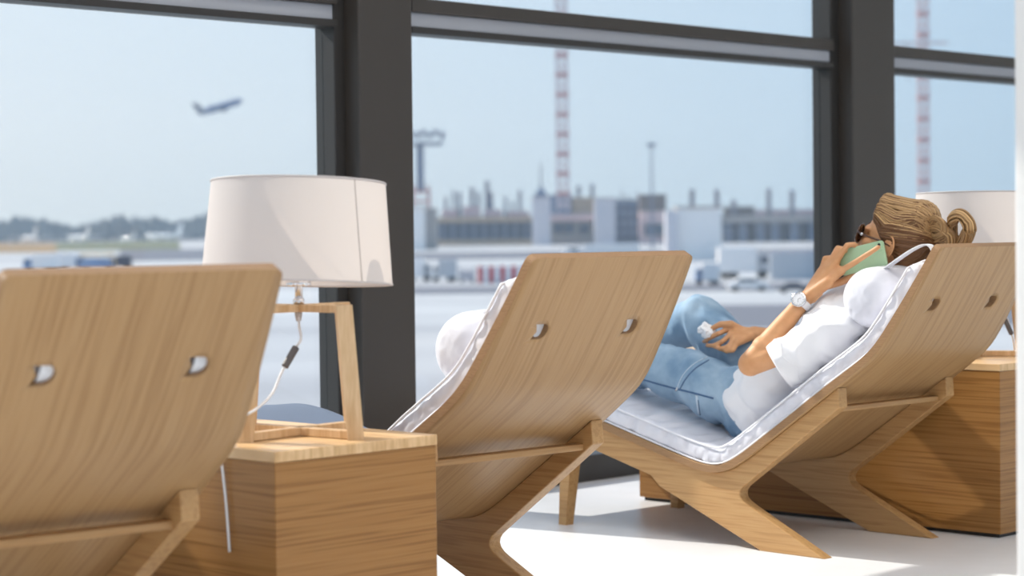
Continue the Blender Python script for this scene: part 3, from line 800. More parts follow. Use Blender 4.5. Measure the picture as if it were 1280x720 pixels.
# right hand holding the tissue, palm up in the lap
w = WRI[1]
rk = {'index': [(912, 411, 0.00), (898, 417, -0.03), (886, 423, -0.035), (880, 427, -0.02)],
      'middle': [(914, 418, -0.015), (903, 427, -0.042), (892, 432, -0.045), (884, 432, -0.03)],
      'ring': [(917, 424, -0.025), (910, 434, -0.05), (900, 436, -0.055), (893, 433, -0.04)],
      'pinky': [(921, 429, -0.03), (916, 438, -0.05), (908, 439, -0.055), (902, 436, -0.045)]}
rk = {k: [sight(x, y, r) for x, y, r in v] for k, v in rk.items()}
for k, rr in (('index', 0.0135), ('middle', 0.0135), ('ring', 0.0125), ('pinky', 0.0115)):
    add_cone(bm, w + (rk[k][0] - w) * 0.15, rk[k][0], 0.018, rr); finger(bm, rk[k], 0.0092, 0.007)
finger(bm, [w + (rk['index'][0] - w) * 0.4, sight(914, 405, -0.005), sight(901, 405, -0.02), sight(891, 410, -0.03)], 0.0135, 0.0085)
for k in rk:                                    # heel of the hand
    pass
person = thing('person', 'person in white t-shirt and blue jeans reclining on lounger, phone at ear', 'person', PROOT)
body = blob('body', bm, M_SKIN, person, 0.0034, 5, 0.5, PROOT)

# ---- t-shirt
def folds(amp, freq, seedv, axis=None, pw=1.0):
    def f(co, no):
        out_ = co.copy()
        for i in range(len(co)):
            c = Vector(co[i])
            q = Vector((c.dot(axis[0]) * freq[0], c.dot(axis[1]) * freq[1], c.dot(axis[2]) * freq[2])) + Vector((seedv, seedv * 2, 0))
            v = noise.noise(q) + 0.5 * noise.noise(q * 2.1)
            ridge = (1 - abs(v) * 1.6)
            out_[i] = co[i] + no[i] * amp * (ridge - 0.4)
        return out_
    return f
SLV = {-1: sight(985, 453, -0.265), 1: SHO[1].lerp(ELB[1], 0.5)}
bm = bmesh.new()
add_ell(bm, WAI + spv * 0.005, (0.150, 0.125, 0.112), TM); add_ell(bm, CHE, (0.160, 0.165, 0.115), TM); add_ell(bm, PEL + spv * 0.055, (0.190, 0.15, 0.134), TM); add_ell(bm, PEL - spv * 0.05, (0.196, 0.12, 0.142), TM); add_ell(bm, PEL + spv * 0.02 + nrmv * 0.065, (0.15, 0.14, 0.085), TM)
add_ell(bm, CHE + TM @ Vector((0, -0.01, 0.06)), (0.125, 0.09, 0.062), TM)
add_cone(bm, NB + TM @ Vector((-0.03, -0.01, 0)), NB + TM @ Vector((0.03, -0.01, 0)), 0.062, 0.062)
for s in (-1, 1):
    add_cone(bm, NB + TM @ Vector((s * 0.04, -0.02, 0.0)), SHO[s], 0.060, 0.066)
    e_ = SLV[s]; add_cone(bm, SHO[s], e_, 0.066, 0.070)
    add_cone(bm, CHE + TM @ Vector((s * 0.11, 0.03, 0)), SHO[s].lerp(ELB[s], 0.25), 0.08, 0.065)
# cut flat hems with half-spaces: sleeves and waist
def cut_by(bm, specs): return specs
def tee_deform(co, no):
    co = folds(0.016, (7, 11, 7), 3.1, (R3, spv, nrmv))(co, no)
    for s in (-1, 1):
        ax = (SLV[s] - SHO[s]).normalized(); lim = (SLV[s] - Vector(PROOT)).dot(ax) + 0.030
        c0 = np.array(SHO[s] - Vector(PROOT)); a_ = np.array(ax)
        t = co @ a_; near = np.linalg.norm(co - c0 - np.outer((co - c0) @ a_, a_), axis=1) < 0.11
        m_ = (t > lim) & near
        co[m_] = co[m_] - np.outer(t[m_] - lim - 0.12 * (t[m_] - lim), a_)
    a_ = np.array(-spv); lim = (PEL - spv * 0.080 - Vector(PROOT)).dot(-spv); t = co @ a_
    side = co @ np.array(R3); lim_v = lim + 0.01 * np.sin(side * 40)
    m_ = t > lim_v; co[m_] = co[m_] - np.outer((t[m_] - lim_v[m_]) * 0.9, a_)
    return co
tee = blob('t_shirt', bm, M_TEE, person, 0.006, 6, 0.5, PROOT, tee_deform)
# hem lines (thin stitched bands) are laid on the cloth
def bvh_of(o):
    me = o.data; return BVHTree.FromPolygons([v.co.copy() for v in me.vertices], [tuple(p.vertices) for p in me.polygons])
def lay(bvh, pts, lift=0.0012):
    o_ = []
    for p in pts:
        q, n, i_, d_ = bvh.find_nearest(Vector(p) - PROOT)
        if q is not None: o_.append(q + n * lift)
    return o_
bt = bvh_of(tee)
for s in (-1,):
    ax = (SLV[s] - SHO[s]).normalized(); u, v = frame_axes(ax); c = SLV[s] - ax * 0.004
    ring = lay(bt, [c + (u * math.cos(t) + v * math.sin(t)) * 0.12 for t in np.linspace(0, 2 * math.pi, 48, endpoint=False)], 0.0006)
    bm = bmesh.new(); add_tube(bm, ring, 0.0013, 6, True); obj('hem_stitch', bm, M_TEE, tee, True)

# ---- jeans
bm = bmesh.new()
add_ell(bm, PEL - spv * 0.005, (0.178, 0.135, 0.120), TM); add_ell(bm, PEL + spv * 0.07, (0.158, 0.09, 0.108), TM)
for s in (-1, 1):
    add_ell(bm, HIP[s] + TM @ Vector((s * 0.005, -0.02, -0.01)), (0.095, 0.12, 0.105), TM)
    add_cone(bm, HIP[s], KNEE[s], 0.108, 0.078); add_cone(bm, KNEE[s], KNEE[s].lerp(ANK[s], 0.9), 0.076, 0.056); add_ell(bm, HIP[s].lerp(KNEE[s], 0.35) + Vector((0, 0, -0.012)), (0.105, 0.105, 0.100))
def jean_deform(co, no):
    co = folds(0.0085, (6, 13, 6), 8.3, (R3, F3, Vector((0, 0, 1))))(co, no)
    a_ = np.array(spv); lim = (PEL - spv * 0.0 - Vector(PROOT)).dot(spv); t = co @ a_
    m_ = t > lim; co[m_] = co[m_] - np.outer((t[m_] - lim) * 0.9, a_)
    p0 = np.array(PEL - Vector(PROOT)); rel = co - p0; al = rel @ a_; rad_ = rel - np.outer(al, a_)
    k = 1 - 0.16 * np.clip((al + 0.070) / 0.02, 0, 1)
    co = p0 + np.outer(al, a_) + rad_ * k[:, None]
    return co
jeans = blob('jeans', bm, M_JEAN, person, 0.0065, 6, 0.5, PROOT, jean_deform)
bj = bvh_of(jeans)
def line_on(pxs, r, n=6): return [p for p in smooth_path([sight(x, y, r) for x, y in pxs], n)]
def stitch(name, pxs, m, rad=0.0016, n=6):
    o_ = []
    for v in smooth_path([Vector((x, y, 0)) for x, y in pxs], n):
        q, nn, i_, d_ = bj.ray_cast(Vector((0, 0, EYE)) - PROOT, ray(v.x, v.y))
        if q is not None: o_.append(q + nn * 0.0008)
    if len(o_) < 2: return
    bm = bmesh.new(); add_tube(bm, o_, rad, 6); obj(name, bm, m, jeans, True)
wl = [PEL - spv * 0.098 + TM @ Vector((math.cos(t) * 0.3, 0, math.sin(t) * 0.3)) for t in np.linspace(0, 2 * math.pi, 60, endpoint=False)]

stitch('side_seam', [(790, 470), (830, 482), (870, 492), (892, 498)], M_SEAMD, 0.0030)
stitch('pocket_stitch', [(790, 494), (820, 507), (852, 524)], M_STITCH, 0.0024); stitch('pocket_stitch', [(852, 524), (855, 538)], M_STITCH, 0.0024)
stitch('pocket_edge', [(846, 486), (853, 470), (866, 456), (884, 446)], M_STITCH, 0.0013); stitch('pocket_edge', [(849, 488), (857, 474), (870, 460), (886, 450)], M_SEAMD, 0.002)
stitch('belt_loop', [(871, 494), (874, 516)], M_STITCH, 0.005, n=3)
stitch('yoke_seam', [(873, 500), (876, 522), (882, 545)], M_SEAMD, 0.002)
stitch('rivet', [(845, 488), (847, 485)], M_STEEL, 0.004, n=2)
# ---- shoes
for s in (-1, 1):
    bm = bmesh.new(); add_cone(bm, ANK[s], TOE[s], 0.044, 0.036); add_cone(bm, ANK[s] - (TOE[s] - ANK[s]).normalized() * 0.03, ANK[s], 0.036, 0.046)
    blob('shoe', bm, M_SOLE, person, 0.006, 4, 0.5, PROOT)

# ---- hair: cap, strands swept to the knot, looped knot
TIE = H(0.0, -0.128, 0.035)
bm = bmesh.new()
add_ell(bm, H(0, -0.022, 0.034), (0.082, 0.098, 0.088), HM, 32); add_ell(bm, H(0, -0.06, -0.01), (0.070, 0.055, 0.072), HM, 32)
add_cone(bm, H(0, -0.085, 0.03), TIE, 0.052, 0.020)
add_ell(bm, H(-0.01, 0.046, 0.074), (0.056, 0.046, 0.052), HM); add_ell(bm, H(0.0, -0.052, 0.088), (0.064, 0.052, 0.050), HM)
def hair_deform(co, no):
    c0 = np.array(HC - Vector(PROOT)); q = (co - c0); x = q @ np.array(HR); y = q @ np.array(HF); z = q @ np.array(HU)
    # hairline: pull the cap in behind the face, the temples and under the nape
    lim = 0.062 - 1.1 * np.clip(0.055 - z, 0, 0.13) * 1.0
    m_ = y > lim; k = np.clip((y - lim) / 0.02, 0, 1)
    sh_ = np.where(m_, k * 0.020, 0)
    co = co - np.outer(sh_, np.zeros(3)) - (q / (np.linalg.norm(q, axis=1)[:, None] + 1e-9)) * sh_[:, None]
    return co
hair = blob('hair', bm, M_HAIRC, person, 0.005, 6, 0.5, PROOT, hair_deform)
bh = bvh_of(hair)
def strand_mesh(paths, rads, seg=6):
    bm = bmesh.new(); uvl = bm.loops.layers.uv.new('UVMap')
    for pi, (pts, rad) in enumerate(zip(paths, rads)):
        f0 = len(bm.faces); n = len(pts)
        taper_ = [rad * (0.35 + 0.65 * math.sin(math.pi * min(1, (i + 0.6) / n * 1.0))) for i in range(n)]
        add_tube(bm, pts, taper_, seg); bm.faces.ensure_lookup_table()
        vv = random.random()
        for f in bm.faces[f0:]:
            for l in f.loops: l[uvl].uv = (0.13 * pi % 7.0, vv * 3)
    return bm
rnd = random.Random(11); paths = []; rads = []; dpaths = []; drads = []
def sweep_strand(start, lift, n=12):
    o_ = []
    a = Vector(start)
    for i in range(n):
        t = i / (n - 1); p = a.lerp(TIE, t)
        c = H(0, -0.02, 0.02); outw = (p - c); p = c + outw.normalized() * max(outw.length, 0.02) + HU * 0.03 * math.sin(math.pi * t) * 0.5
        q, nn, i_, d_ = bh.find_nearest(p - PROOT + outw.normalized() * 0.10 * (1 - 0.8 * t))
        o_.append(q + nn * lift)
    return o_
for k in range(400):
    phi = rnd.uniform(-2.15, 2.15)                      # round the hairline: 0 = top front, +-2 = nape
    x = 0.078 * math.sin(phi) if abs(phi) < 1.57 else 0.078 * math.sin(phi)
    z = 0.015 + 0.078 * math.cos(phi); y = 0.045 * math.cos(phi * 0.55) - 0.025 * (abs(phi) > 1.5) * (abs(phi) - 1.5) * 2
    y -= rnd.uniform(0, 0.10) * (rnd.random() < 0.5)
    st_ = sweep_strand(H(x, y, z), rnd.uniform(-0.0006, 0.0022)); dk = abs(phi) > 1.30 + rnd.uniform(-0.25, 0.25) or rnd.random() < 0.18
    (dpaths if dk else paths).append(st_); (drads if dk else rads).append(rnd.uniform(0.0014, 0.0030))
obj('hair_strands', strand_mesh(paths, rads), M_HAIR, hair, True); obj('hair_strands', strand_mesh(dpaths, drads), M_HAIRD, hair, True)
# knot and loop behind the head
paths = []; rads = []
k0 = sight(1173, 283, 0.0); 
def off(px, py, dr=0.0): return sight(px, py, dr)
ctrl = [off(1158, 287), off(1172, 283, -0.01), off(1186, 291, -0.01), off(1190, 303, 0.0), off(1186, 315, 0.0), off(1196, 313, 0.01), off(1207, 300, 0.01), off(1211, 285, 0.0), off(1203, 270, -0.01), off(1192, 273, -0.01), off(1190, 287, 0.0), off(1193, 300, 0.0)]
core = smooth_path(ctrl, 6)
for k in range(46):
    a = rnd.uniform(0, 6.28); rr = 0.016 * math.sqrt(rnd.random()); tw = rnd.uniform(1.5, 3.5)
    pts = []
    for i, p in enumerate(core):
        t = (core[min(i + 1, len(core) - 1)] - core[max(i - 1, 0)]).normalized(); u, v = frame_axes(t)
        g = 0.75 + 0.5 * math.sin(math.pi * i / len(core))
        q = p + (u * math.cos(a + tw * i / len(core)) + v * math.sin(a + tw * i / len(core))) * rr * g
        pts.append(q - PROOT)
    paths.append(pts); rads.append(rnd.uniform(0.0026, 0.0042))
ball = [off(1160, 284), off(1170, 274, -0.02), off(1180, 280, -0.02), off(1181, 292, -0.01), off(1172, 298, 0.0), off(1162, 293, 0.01)]
for k in range(26):
    a = rnd.uniform(0, 6.28); rr = 0.012 * math.sqrt(rnd.random()); pts = []
    for i, p in enumerate(smooth_path(ball, 5)):
        pts.append(p + Vector((math.cos(a), math.sin(a) * 1.5, math.sin(a * 2))) * rr - PROOT)
    paths.append(pts); rads.append(rnd.uniform(0.003, 0.0045))
obj('hair_knot', strand_mesh(paths, rads), M_HAIR, hair, True)
paths = []; rads = []
for k in range(30):                                      # flyaway wisps
    phi = rnd.uniform(-1.9, 1.2); s0 = H(0.088 * math.sin(phi), rnd.uniform(-0.05, 0.05), 0.03 + 0.088 * math.cos(phi))
    pts = []
    d_ = (HF * rnd.uniform(-1, 0.3) + HU * rnd.uniform(-0.3, 0.5) + HR * rnd.uniform(-0.4, 0.4)).normalized()
    for i in range(7):
        q, nn, i_, dd = bh.find_nearest(s0 + d_ * 0.008 * i - PROOT); pts.append(q + nn * (0.001 + 0.0007 * i))
    paths.append(pts); rads.append(0.0007)


# ---- sunglasses, watch (worn: parts of the person)
sg = bpy.data.objects.new('sunglasses', None); COL.objects.link(sg); sg.parent = person
sg['label'] = 'brown tortoiseshell sunglasses'
for s in (-1, 1):
    bm = bmesh.new(); cx = s * 0.036
    ring = [H(cx + 0.029 * math.cos(t) , 0.096 - 0.35 * abs(cx + 0.029 * math.cos(t)) * 0.35, 0.000 + 0.026 * math.sin(t)) - PROOT for t in np.linspace(0, 2 * math.pi, 32, endpoint=False)]
    add_tube(bm, ring, 0.0032, 8, True); obj('rim', bm, M_TORT, sg, True)
    bm = bmesh.new(); vs = [bm.verts.new(p) for p in ring]; f = bm.faces.new(vs)
    r_ = bmesh.ops.extrude_face_region(bm, geom=[f]); bmesh.ops.translate(bm, verts=[x for x in r_['geom'] if isinstance(x, bmesh.types.BMVert)], vec=HF * 0.002)
    obj('lens', bm, M_LENS, sg)
    bm = bmesh.new(); add_tube(bm, [H(s * 0.066, 0.086, 0.008) - PROOT, H(s * 0.079, 0.06, 0.008) - PROOT, H(s * 0.083, 0.01, 0.010) - PROOT, H(s * 0.083, -0.02, 0.004) - PROOT], [0.004, 0.0035, 0.003, 0.0025], 8); obj('temple_arm', bm, M_TORT, sg, True)
    bm = bmesh.new(); add_ell(bm, H(s * 0.076, 0.070, 0.008) - PROOT, (0.005, 0.005, 0.005)); obj('hinge_stud', bm, M_STEEL, sg, True)
bm = bmesh.new(); add_tube(bm, [H(-0.008, 0.098, 0.004) - PROOT, H(0, 0.101, 0.006) - PROOT, H(0.008, 0.098, 0.004) - PROOT], 0.003, 8); obj('bridge', bm, M_TORT, sg, True)
wt = bpy.data.objects.new('wristwatch', None); COL.objects.link(wt); wt.parent = person; wt['label'] = 'silver and white wristwatch'
wc_ = ELB[-1].lerp(WRI[-1], 0.95); wa = (WRI[-1] - ELB[-1]).normalized()
vdir = (Vector((0, 0, EYE)) - wc_).normalized(); wn_ = (vdir * 0.9 + CR * -0.45 + Vector((0, 0, 0.2))); wn_ = (wn_ - wa * wn_.dot(wa)).normalized(); wb = wa.cross(wn_)
bm = bmesh.new()
def ringpts(rad, k): return [wc_ + wa * k + (wn_ * math.cos(t) + wb * math.sin(t)) * rad - PROOT for t in np.linspace(0, 2 * math.pi, 40, endpoint=False)]
for a0, a1 in ((0.0285, -0.009),):
    r1 = ringpts(0.0300, -0.011); r2 = ringpts(0.0296, 0.011); r3_ = ringpts(0.0255, 0.011); r4 = ringpts(0.0258, -0.011)
    V = [[bm.verts.new(p) for p in r] for r in (r1, r2, r3_, r4)]
    for a, b in zip(V, V[1:] + V[:1]):
        for k in range(40): bm.faces.new((a[k], a[(k + 1) % 40], b[(k + 1) % 40], b[k]))
obj('strap', bm, M_RUBBER, wt, True)
WMx = Matrix((wa, wb, wn_)).transposed(); cc = wc_ + wn_ * 0.028 - PROOT
obj('case', lathe([(0.014, -0.003), (0.0228, -0.002), (0.0240, 0.003), (0.0228, 0.007), (0.0192, 0.0078)], 40, cc, True, False, WMx), M_STEEL, wt, True)
dl = obj('dial', lathe([(0.0194, 0.0055), (0.0194, 0.0068), (0.001, 0.0068)], 40, cc, True, True, WMx), M_DIAL, wt)
bm = bmesh.new()
for k in range(12):
    a = 2 * math.pi * k / 12; add_box(bm, cc + WMx @ Vector((0.0162 * math.cos(a), 0.0162 * math.sin(a), 0.0071)), (0.0030, 0.0009, 0.0004), WMx @ Matrix.Rotation(a, 3, 'Z'))
for a, L in ((0.6, 0.008), (2.5, 0.011)): add_box(bm, cc + WMx @ Vector((L / 2 * math.cos(a), L / 2 * math.sin(a), 0.0075)), (L, 0.0011, 0.0004), WMx @ Matrix.Rotation(a, 3, 'Z'))
obj('hands_and_markers', bm, M_GREYP, dl)
obj('crown', lathe([(0.003, 0), (0.003, 0.005)], 12, cc + WMx @ Vector((0, -0.0240, 0.002)), True, True, WMx @ Matrix.Rotation(math.radians(90), 3, 'X')), M_STEEL, wt)

# ---- phone in a mint case, held to the left ear
pa, pb, pc = sight(1072, 317, -0.118), sight(1103, 297, -0.103), sight(1112, 335, -0.103)
ax_u = (sight(1104.5, 297, -0.105) - sight(1111.5, 334, -0.105)).normalized()      # across, towards the crown
ax_l = (sight(1107, 315, -0.102) - sight(1050, 346, -0.130)); ax_l = (ax_l - ax_u * ax_l.dot(ax_u)).normalized()
ax_n = ax_l.cross(ax_u)
if ax_n.dot(R3) > 0: ax_n = -ax_n                          # outwards, away from the head
top_c = sight(1106, 316, -0.106)
PM = Matrix((ax_l, ax_u, ax_n)).transposed()
pcen = top_c - ax_l * 0.072
phone = thing('smartphone', 'smartphone in mint green case held against the ear', 'phone', pcen)
bm = bmesh.new()
pw, pl, pt, pr = 0.038, 0.074, 0.0048, 0.009
outl = []
for cx, cy, a0 in ((1, 1, 0), (-1, 1, 90), (-1, -1, 180), (1, -1, 270)):
    for k in range(6):
        a = math.radians(a0 + 18 * k); outl.append(Vector((cx * (pl - pr) + pr * math.cos(a), cy * (pw - pr) + pr * math.sin(a), 0)))
add_prism(bm, [PM @ (q + Vector((0, 0, -pt))) for q in outl], PM @ Vector((0, 0, 2 * pt))); bevel_all(bm, 0.0016)
obj('case', bm, M_PHONE, phone, False)
add = bmesh.new(); add_box(add, PM @ Vector((pl - 0.017, pw - 0.017, pt + 0.001)), (0.024, 0.024, 0.0024), PM); bevel_all(add, 0.0008); obj('camera_bump', add, M_PHONE, phone)
bm = bmesh.new()
for q in ((pl - 0.012, pw - 0.012), (pl - 0.022, pw - 0.022)): add_lathe(bm, [(0.0045, 0), (0.0045, 0.0012)], 16, PM @ Vector((q[0], q[1], pt + 0.002)), True, True, PM)
obj('camera_lens', bm, M_PHONE_D, phone)
sc_ = bmesh.new(); add_box(sc_, PM @ Vector((0, 0, -pt - 0.0004)), (2 * pl - 0.008, 2 * pw - 0.008, 0.0008), PM); obj('screen', sc_, M_PHONE_D, phone)
# ---- crumpled tissue in the right hand
tcn_ = sight(884, 413, -0.035); bm = bmesh.new()
g = bmesh.ops.create_icosphere(bm, subdivisions=4, radius=0.024)
for v in bm.verts:
    q = v.co * 34; v.co *= 1 + 0.55 * noise.noise(q * 1.3) + 0.3 * noise.noise(q * 3.0)
    v.co = Vector((v.co.x * 1.1, v.co.y * 0.9, v.co.z * 0.95))
tissue = obj('tissue', bm, M_TISSUE, None, False); tissue.location = tcn_
tag(tissue, 'crumpled white tissue held in the lower hand above the jeans', 'tissue')
# ------------------------------------------------------------------ the airfield outside
GZ = EYE - 8.0
def gd(px, yb):                                   # distance of a point of the apron seen at a pixel
    d = ray(px, yb); return (GZ - EYE) / d.z * d.y
def gp(px, yb): return at_z(px, yb, GZ)
def hz(px): return 288.3 - (px - 640) * ROLL
M_APRON = mat('concrete_apron', srgb(186, 190, 198), 0.7)
add_noise(M_APRON, srgb(176, 171, 168), srgb(214, 209, 202), (0.004, 0.02, 1), 1.0, 5, 0, 'Object', 0.35, 0.65)
M_GRASSD = mat('dry_grass', srgb(190, 160, 112), 0.9); add_noise(M_GRASSD, srgb(150, 116, 70), srgb(172, 138, 90), (0.01, 0.01, 1), 1.0, 4)
M_GRASS = mat('olive_grass', srgb(146, 146, 110), 0.9); add_noise(M_GRASS, srgb(106, 108, 70), srgb(130, 126, 88), (0.01, 0.01, 1), 1.0, 4)
M_RUNWAY = mat('runway_asphalt', srgb(128, 114, 120), 0.9)
M_TAXI = mat('taxiway_asphalt', srgb(126, 124, 128), 0.9)
M_TREE = mat('conifer_foliage', srgb(46, 60, 66), 0.9)
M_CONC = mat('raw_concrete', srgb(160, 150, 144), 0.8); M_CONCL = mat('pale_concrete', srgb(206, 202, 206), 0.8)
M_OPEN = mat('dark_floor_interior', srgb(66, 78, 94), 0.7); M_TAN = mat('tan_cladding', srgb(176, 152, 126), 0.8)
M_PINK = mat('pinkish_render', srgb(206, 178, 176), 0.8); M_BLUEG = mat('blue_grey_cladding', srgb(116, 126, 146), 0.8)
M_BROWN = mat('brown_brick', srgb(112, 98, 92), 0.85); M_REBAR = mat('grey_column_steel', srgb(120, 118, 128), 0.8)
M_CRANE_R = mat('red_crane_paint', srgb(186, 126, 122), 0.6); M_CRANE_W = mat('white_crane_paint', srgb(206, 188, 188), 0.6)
M_GREYM = mat('grey_painted_steel', srgb(112, 120, 140), 0.6)
M_VEHW = mat('white_vehicle_paint', srgb(246, 238, 232), 0.35); M_VEHD = mat('dark_vehicle_paint', srgb(84, 84, 92), 0.35)
M_VEHB = mat('blue_vehicle_paint', srgb(136, 158, 190), 0.4); M_VEHY = mat('yellow_canopy', srgb(226, 190, 112), 0.6); M_VEHG = mat('grey_vehicle_paint', srgb(196, 194, 194), 0.4)
M_ORANGE = mat('reflection_orange', srgb(224, 150, 90), 0.6)
M_TYRE = mat('black_tyre', srgb(40, 40, 44), 0.8); M_WIN = mat('dark_vehicle_glass', srgb(50, 62, 78), 0.15)
M_JET = mat('glossy_white_airliner', srgb(246, 246, 246), 0.18, 0.0, 0.9); M_RED = mat('red_barrier', srgb(206, 64, 70), 0.5); M_PLANE = mat('airliner_paint', srgb(92, 112, 150), 0.4); M_PLANED = mat('airliner_dark_paint', srgb(56, 70, 104), 0.4)

for g_ in (M_APRON, M_GRASS, M_GRASSD, M_RUNWAY, M_TAXI): bsdf(g_).inputs['Specular IOR Level'].default_value = 0.06
def slab(name, corners, z, m, label=None, cat=None, kind='structure'):
    bm = bmesh.new(); o = Vector(corners[0]); add_prism(bm, [Vector((p[0] - o.x, p[1] - o.y, 0)) for p in corners], (0, 0, -0.3))
    ob = obj(name, bm, m); ob.location = (o.x, o.y, z); ob['kind'] = kind
    if label: ob['label'] = label; ob['category'] = cat
    return ob
slab('apron', [(-4000, 40), (4000, 40), (4000, 9000), (-4000, 9000)], GZ, M_APRON, 'pale concrete airport apron beyond the windows', 'apron')
def band(name, px0, px1, y0, y1, z, m, label, cat, kind='structure'):
    """a strip of ground between two lines of sight"""
    def c(px, y): p = gp(px, y + hz(px) - hz(0)); return (p.x, p.y)
    return slab(name, [c(px0, y1), c(px1, y1), c(px1, y0), c(px0, y0)], GZ + z, m, label, cat, kind)
band('runway', -500, 500, 299.0, 302.6, 0.06, M_RUNWAY, 'distant runway strip in front of the tree line', 'runway')
band('grass', -500, 70, 303.6, 316, 0.10, M_GRASSD, 'dry straw coloured grass at far left', 'grass', 'stuff')
band('grass', 70, 225, 303.6, 314, 0.10, M_GRASS, 'olive green grass strip between runway and apron', 'grass', 'stuff')
band('taxiway', 150, 420, 314, 328, 0.06, M_TAXI, 'grey taxiway behind the left lamp', 'taxiway')
band('taxiway', 500, 1400, 366, 374, 0.05, M_TAXI, 'thin grey service lane across the apron', 'taxiway')
band('service_road', 500, 1400, 322, 331, 0.05, M_TAXI, 'grey service road in front of the building site', 'road')
band('service_road', 840, 1400, 392, 420, 0.05, M_TAXI, 'grey lane on the apron beside the reclining person', 'road')

# forest edge
def tree_edge(name, label, px0, px1, depth, top_fn, seed):
    r_ = random.Random(seed); bm = bmesh.new(); x0 = at_depth(px0, 300, depth).x; x1 = at_depth(px1, 300, depth).x; x = x0
    o_ = Vector((x0, depth, GZ))
    while x < x1:
        px = px0 + (px1 - px0) * (x - x0) / (x1 - x0); h = top_fn(px) * (0.86 + 0.26 * r_.random()) * depth / 2600; w_ = h * (0.2 + 0.14 * r_.random())
        c = Vector((x - x0, r_.uniform(-20, 20), 0))
        n0 = len(bm.verts); add_lathe(bm, [(0.05 * w_, 0), (0.1 * w_, h * 0.1), (w_ * 0.9, h * 0.22), (w_, h * 0.4), (w_ * 0.72, h * 0.65), (w_ * 0.4, h * 0.85), (0.3, h)], 9, c)
        bm.verts.ensure_lookup_table()
        for v in bm.verts[n0:]: v.co += Vector((r_.uniform(-1, 1), r_.uniform(-1, 1), r_.uniform(-.6, .6))) * w_ * 0.14
        x += w_ * r_.uniform(0.22, 0.5)
    o = obj(name, bm, M_TREE); o.location = o_
    tag(o, label, 'trees', None, 'stuff'); return o
tree_edge('forest_edge', 'hazy blue green forest edge along the horizon at left', -120, 430, 2600, lambda px: 26 + 5 * math.sin(px * 0.05) + (4 if px > 190 else 0), 4)
tree_edge('forest_edge', 'hazy distant trees low behind the building site', 860, 1300, 3200, lambda px: 24, 9)

# ---- builders
def place(o, p): o.location = p; return o
def face_cam(p): return math.atan2(-p.x, p.y) * 0.0
def building(name, label, px0, px1, ytop, yb, m, cat='building', depth=None, thick=None, side=None, group=None, bands=None, windows=None):
    pxc = (px0 + px1) / 2; d = depth or gd(pxc, yb)
    a, b = at_depth(px0, ytop, d), at_depth(px1, ytop, d); h = a.z - GZ if depth is None or yb is None else a.z - GZ
    w_ = b.x - a.x; th_ = thick or w_ * 0.6
    t = thing(name, label, cat, (a.x + w_ / 2, d, GZ), 0, group)
    obj('wall', box((0, th_ / 2, h / 2), (w_, th_, h), 0.02), m, t)
    obj('roof_edge', box((0, th_ / 2, h + 0.15), (w_ + 0.6, th_ + 0.6, 0.5), 0.02), M_CONC if m is not M_CONC else M_CONCL, t)
    if windows:
        nx, nz, mw = windows
        for i in range(nx):
            for k in range(nz):
                obj('window', box((-w_ / 2 + w_ * (i + 0.5) / nx, -0.05, h * (k + 0.6) / (nz + 0.4)), (w_ / nx * 0.6, 0.3, h / (nz + 0.4) * 0.5)), mw, t)
    return t, w_, h, d
def add_part(t, name, px0, px1, ytop, ybot, d, m, th_=2.0, dy=0.0):
    a, b = at_depth(px0, ytop, d), at_depth(px1, ybot, d); c = (a + b) / 2
    return obj(name, box(Vector((c.x, d + dy, c.z)) - t.location, (abs(b.x - a.x), th_, abs(a.z - b.z))), m, t)
def wheel(t, p, r, w_, ax='x'):
    M = Matrix.Rotation(math.radians(90), 3, 'X')
    obj('wheel', lathe([(r * 0.5, -w_ / 2), (r, -w_ / 2 * 0.8), (r, w_ / 2 * 0.8), (r * 0.5, w_ / 2)], 16, p, True, True, M), M_TYRE, t, True)

D = 1150
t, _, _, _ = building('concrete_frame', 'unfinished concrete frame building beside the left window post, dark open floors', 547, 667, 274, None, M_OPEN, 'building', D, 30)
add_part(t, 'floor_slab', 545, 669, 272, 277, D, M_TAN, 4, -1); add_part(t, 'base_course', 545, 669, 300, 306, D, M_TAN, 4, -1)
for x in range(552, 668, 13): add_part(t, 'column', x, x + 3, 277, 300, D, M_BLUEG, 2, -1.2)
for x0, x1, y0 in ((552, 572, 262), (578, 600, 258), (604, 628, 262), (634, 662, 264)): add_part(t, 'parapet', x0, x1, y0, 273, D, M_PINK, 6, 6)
for x, y0, w_ in ((557, 246, 4), (567, 238, 4), (574, 240, 5), (590, 234, 6), (598, 240, 5), (609, 226, 6), (614, 240, 5), (632, 246, 4), (650, 238, 5), (641, 252, 4)):
    add_part(t, 'column_stub', x - w_ / 2, x + w_ / 2, y0, 274, D, M_REBAR, 2.5, 8)
t, w_, h, d = building('site_tower', 'pale square tower with pointed roof and mast on the building site', 665, 688, 247, None, M_CONCL, 'building', D - 26, 10)
bm = bmesh.new(); add_lathe(bm, [(w_ * 0.6, h + 0.4), (w_ * 0.25, h + 4.0), (0.5, h + 6.5)], 4, (0, 5, 0), True, True, Matrix.Rotation(math.radians(45), 3, 'Z')); obj('roof', bm, M_BLUEG, t)
obj('mast', tube([(0, 5, h + 6), (0, 5, h + 19)], [0.5, 0.35], 6), M_REBAR, t)
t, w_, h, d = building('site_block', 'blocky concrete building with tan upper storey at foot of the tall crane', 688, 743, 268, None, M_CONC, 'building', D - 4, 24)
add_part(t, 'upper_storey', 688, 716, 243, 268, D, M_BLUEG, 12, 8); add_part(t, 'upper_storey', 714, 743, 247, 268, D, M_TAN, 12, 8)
add_part(t, 'floor_slab', 686, 744, 269, 276, D - 4, M_PINK, 3, -1)
for x in (691, 705, 724): add_part(t, 'opening', x, x + 13, 279, 292, D - 4, M_OPEN, 2, -0.4)
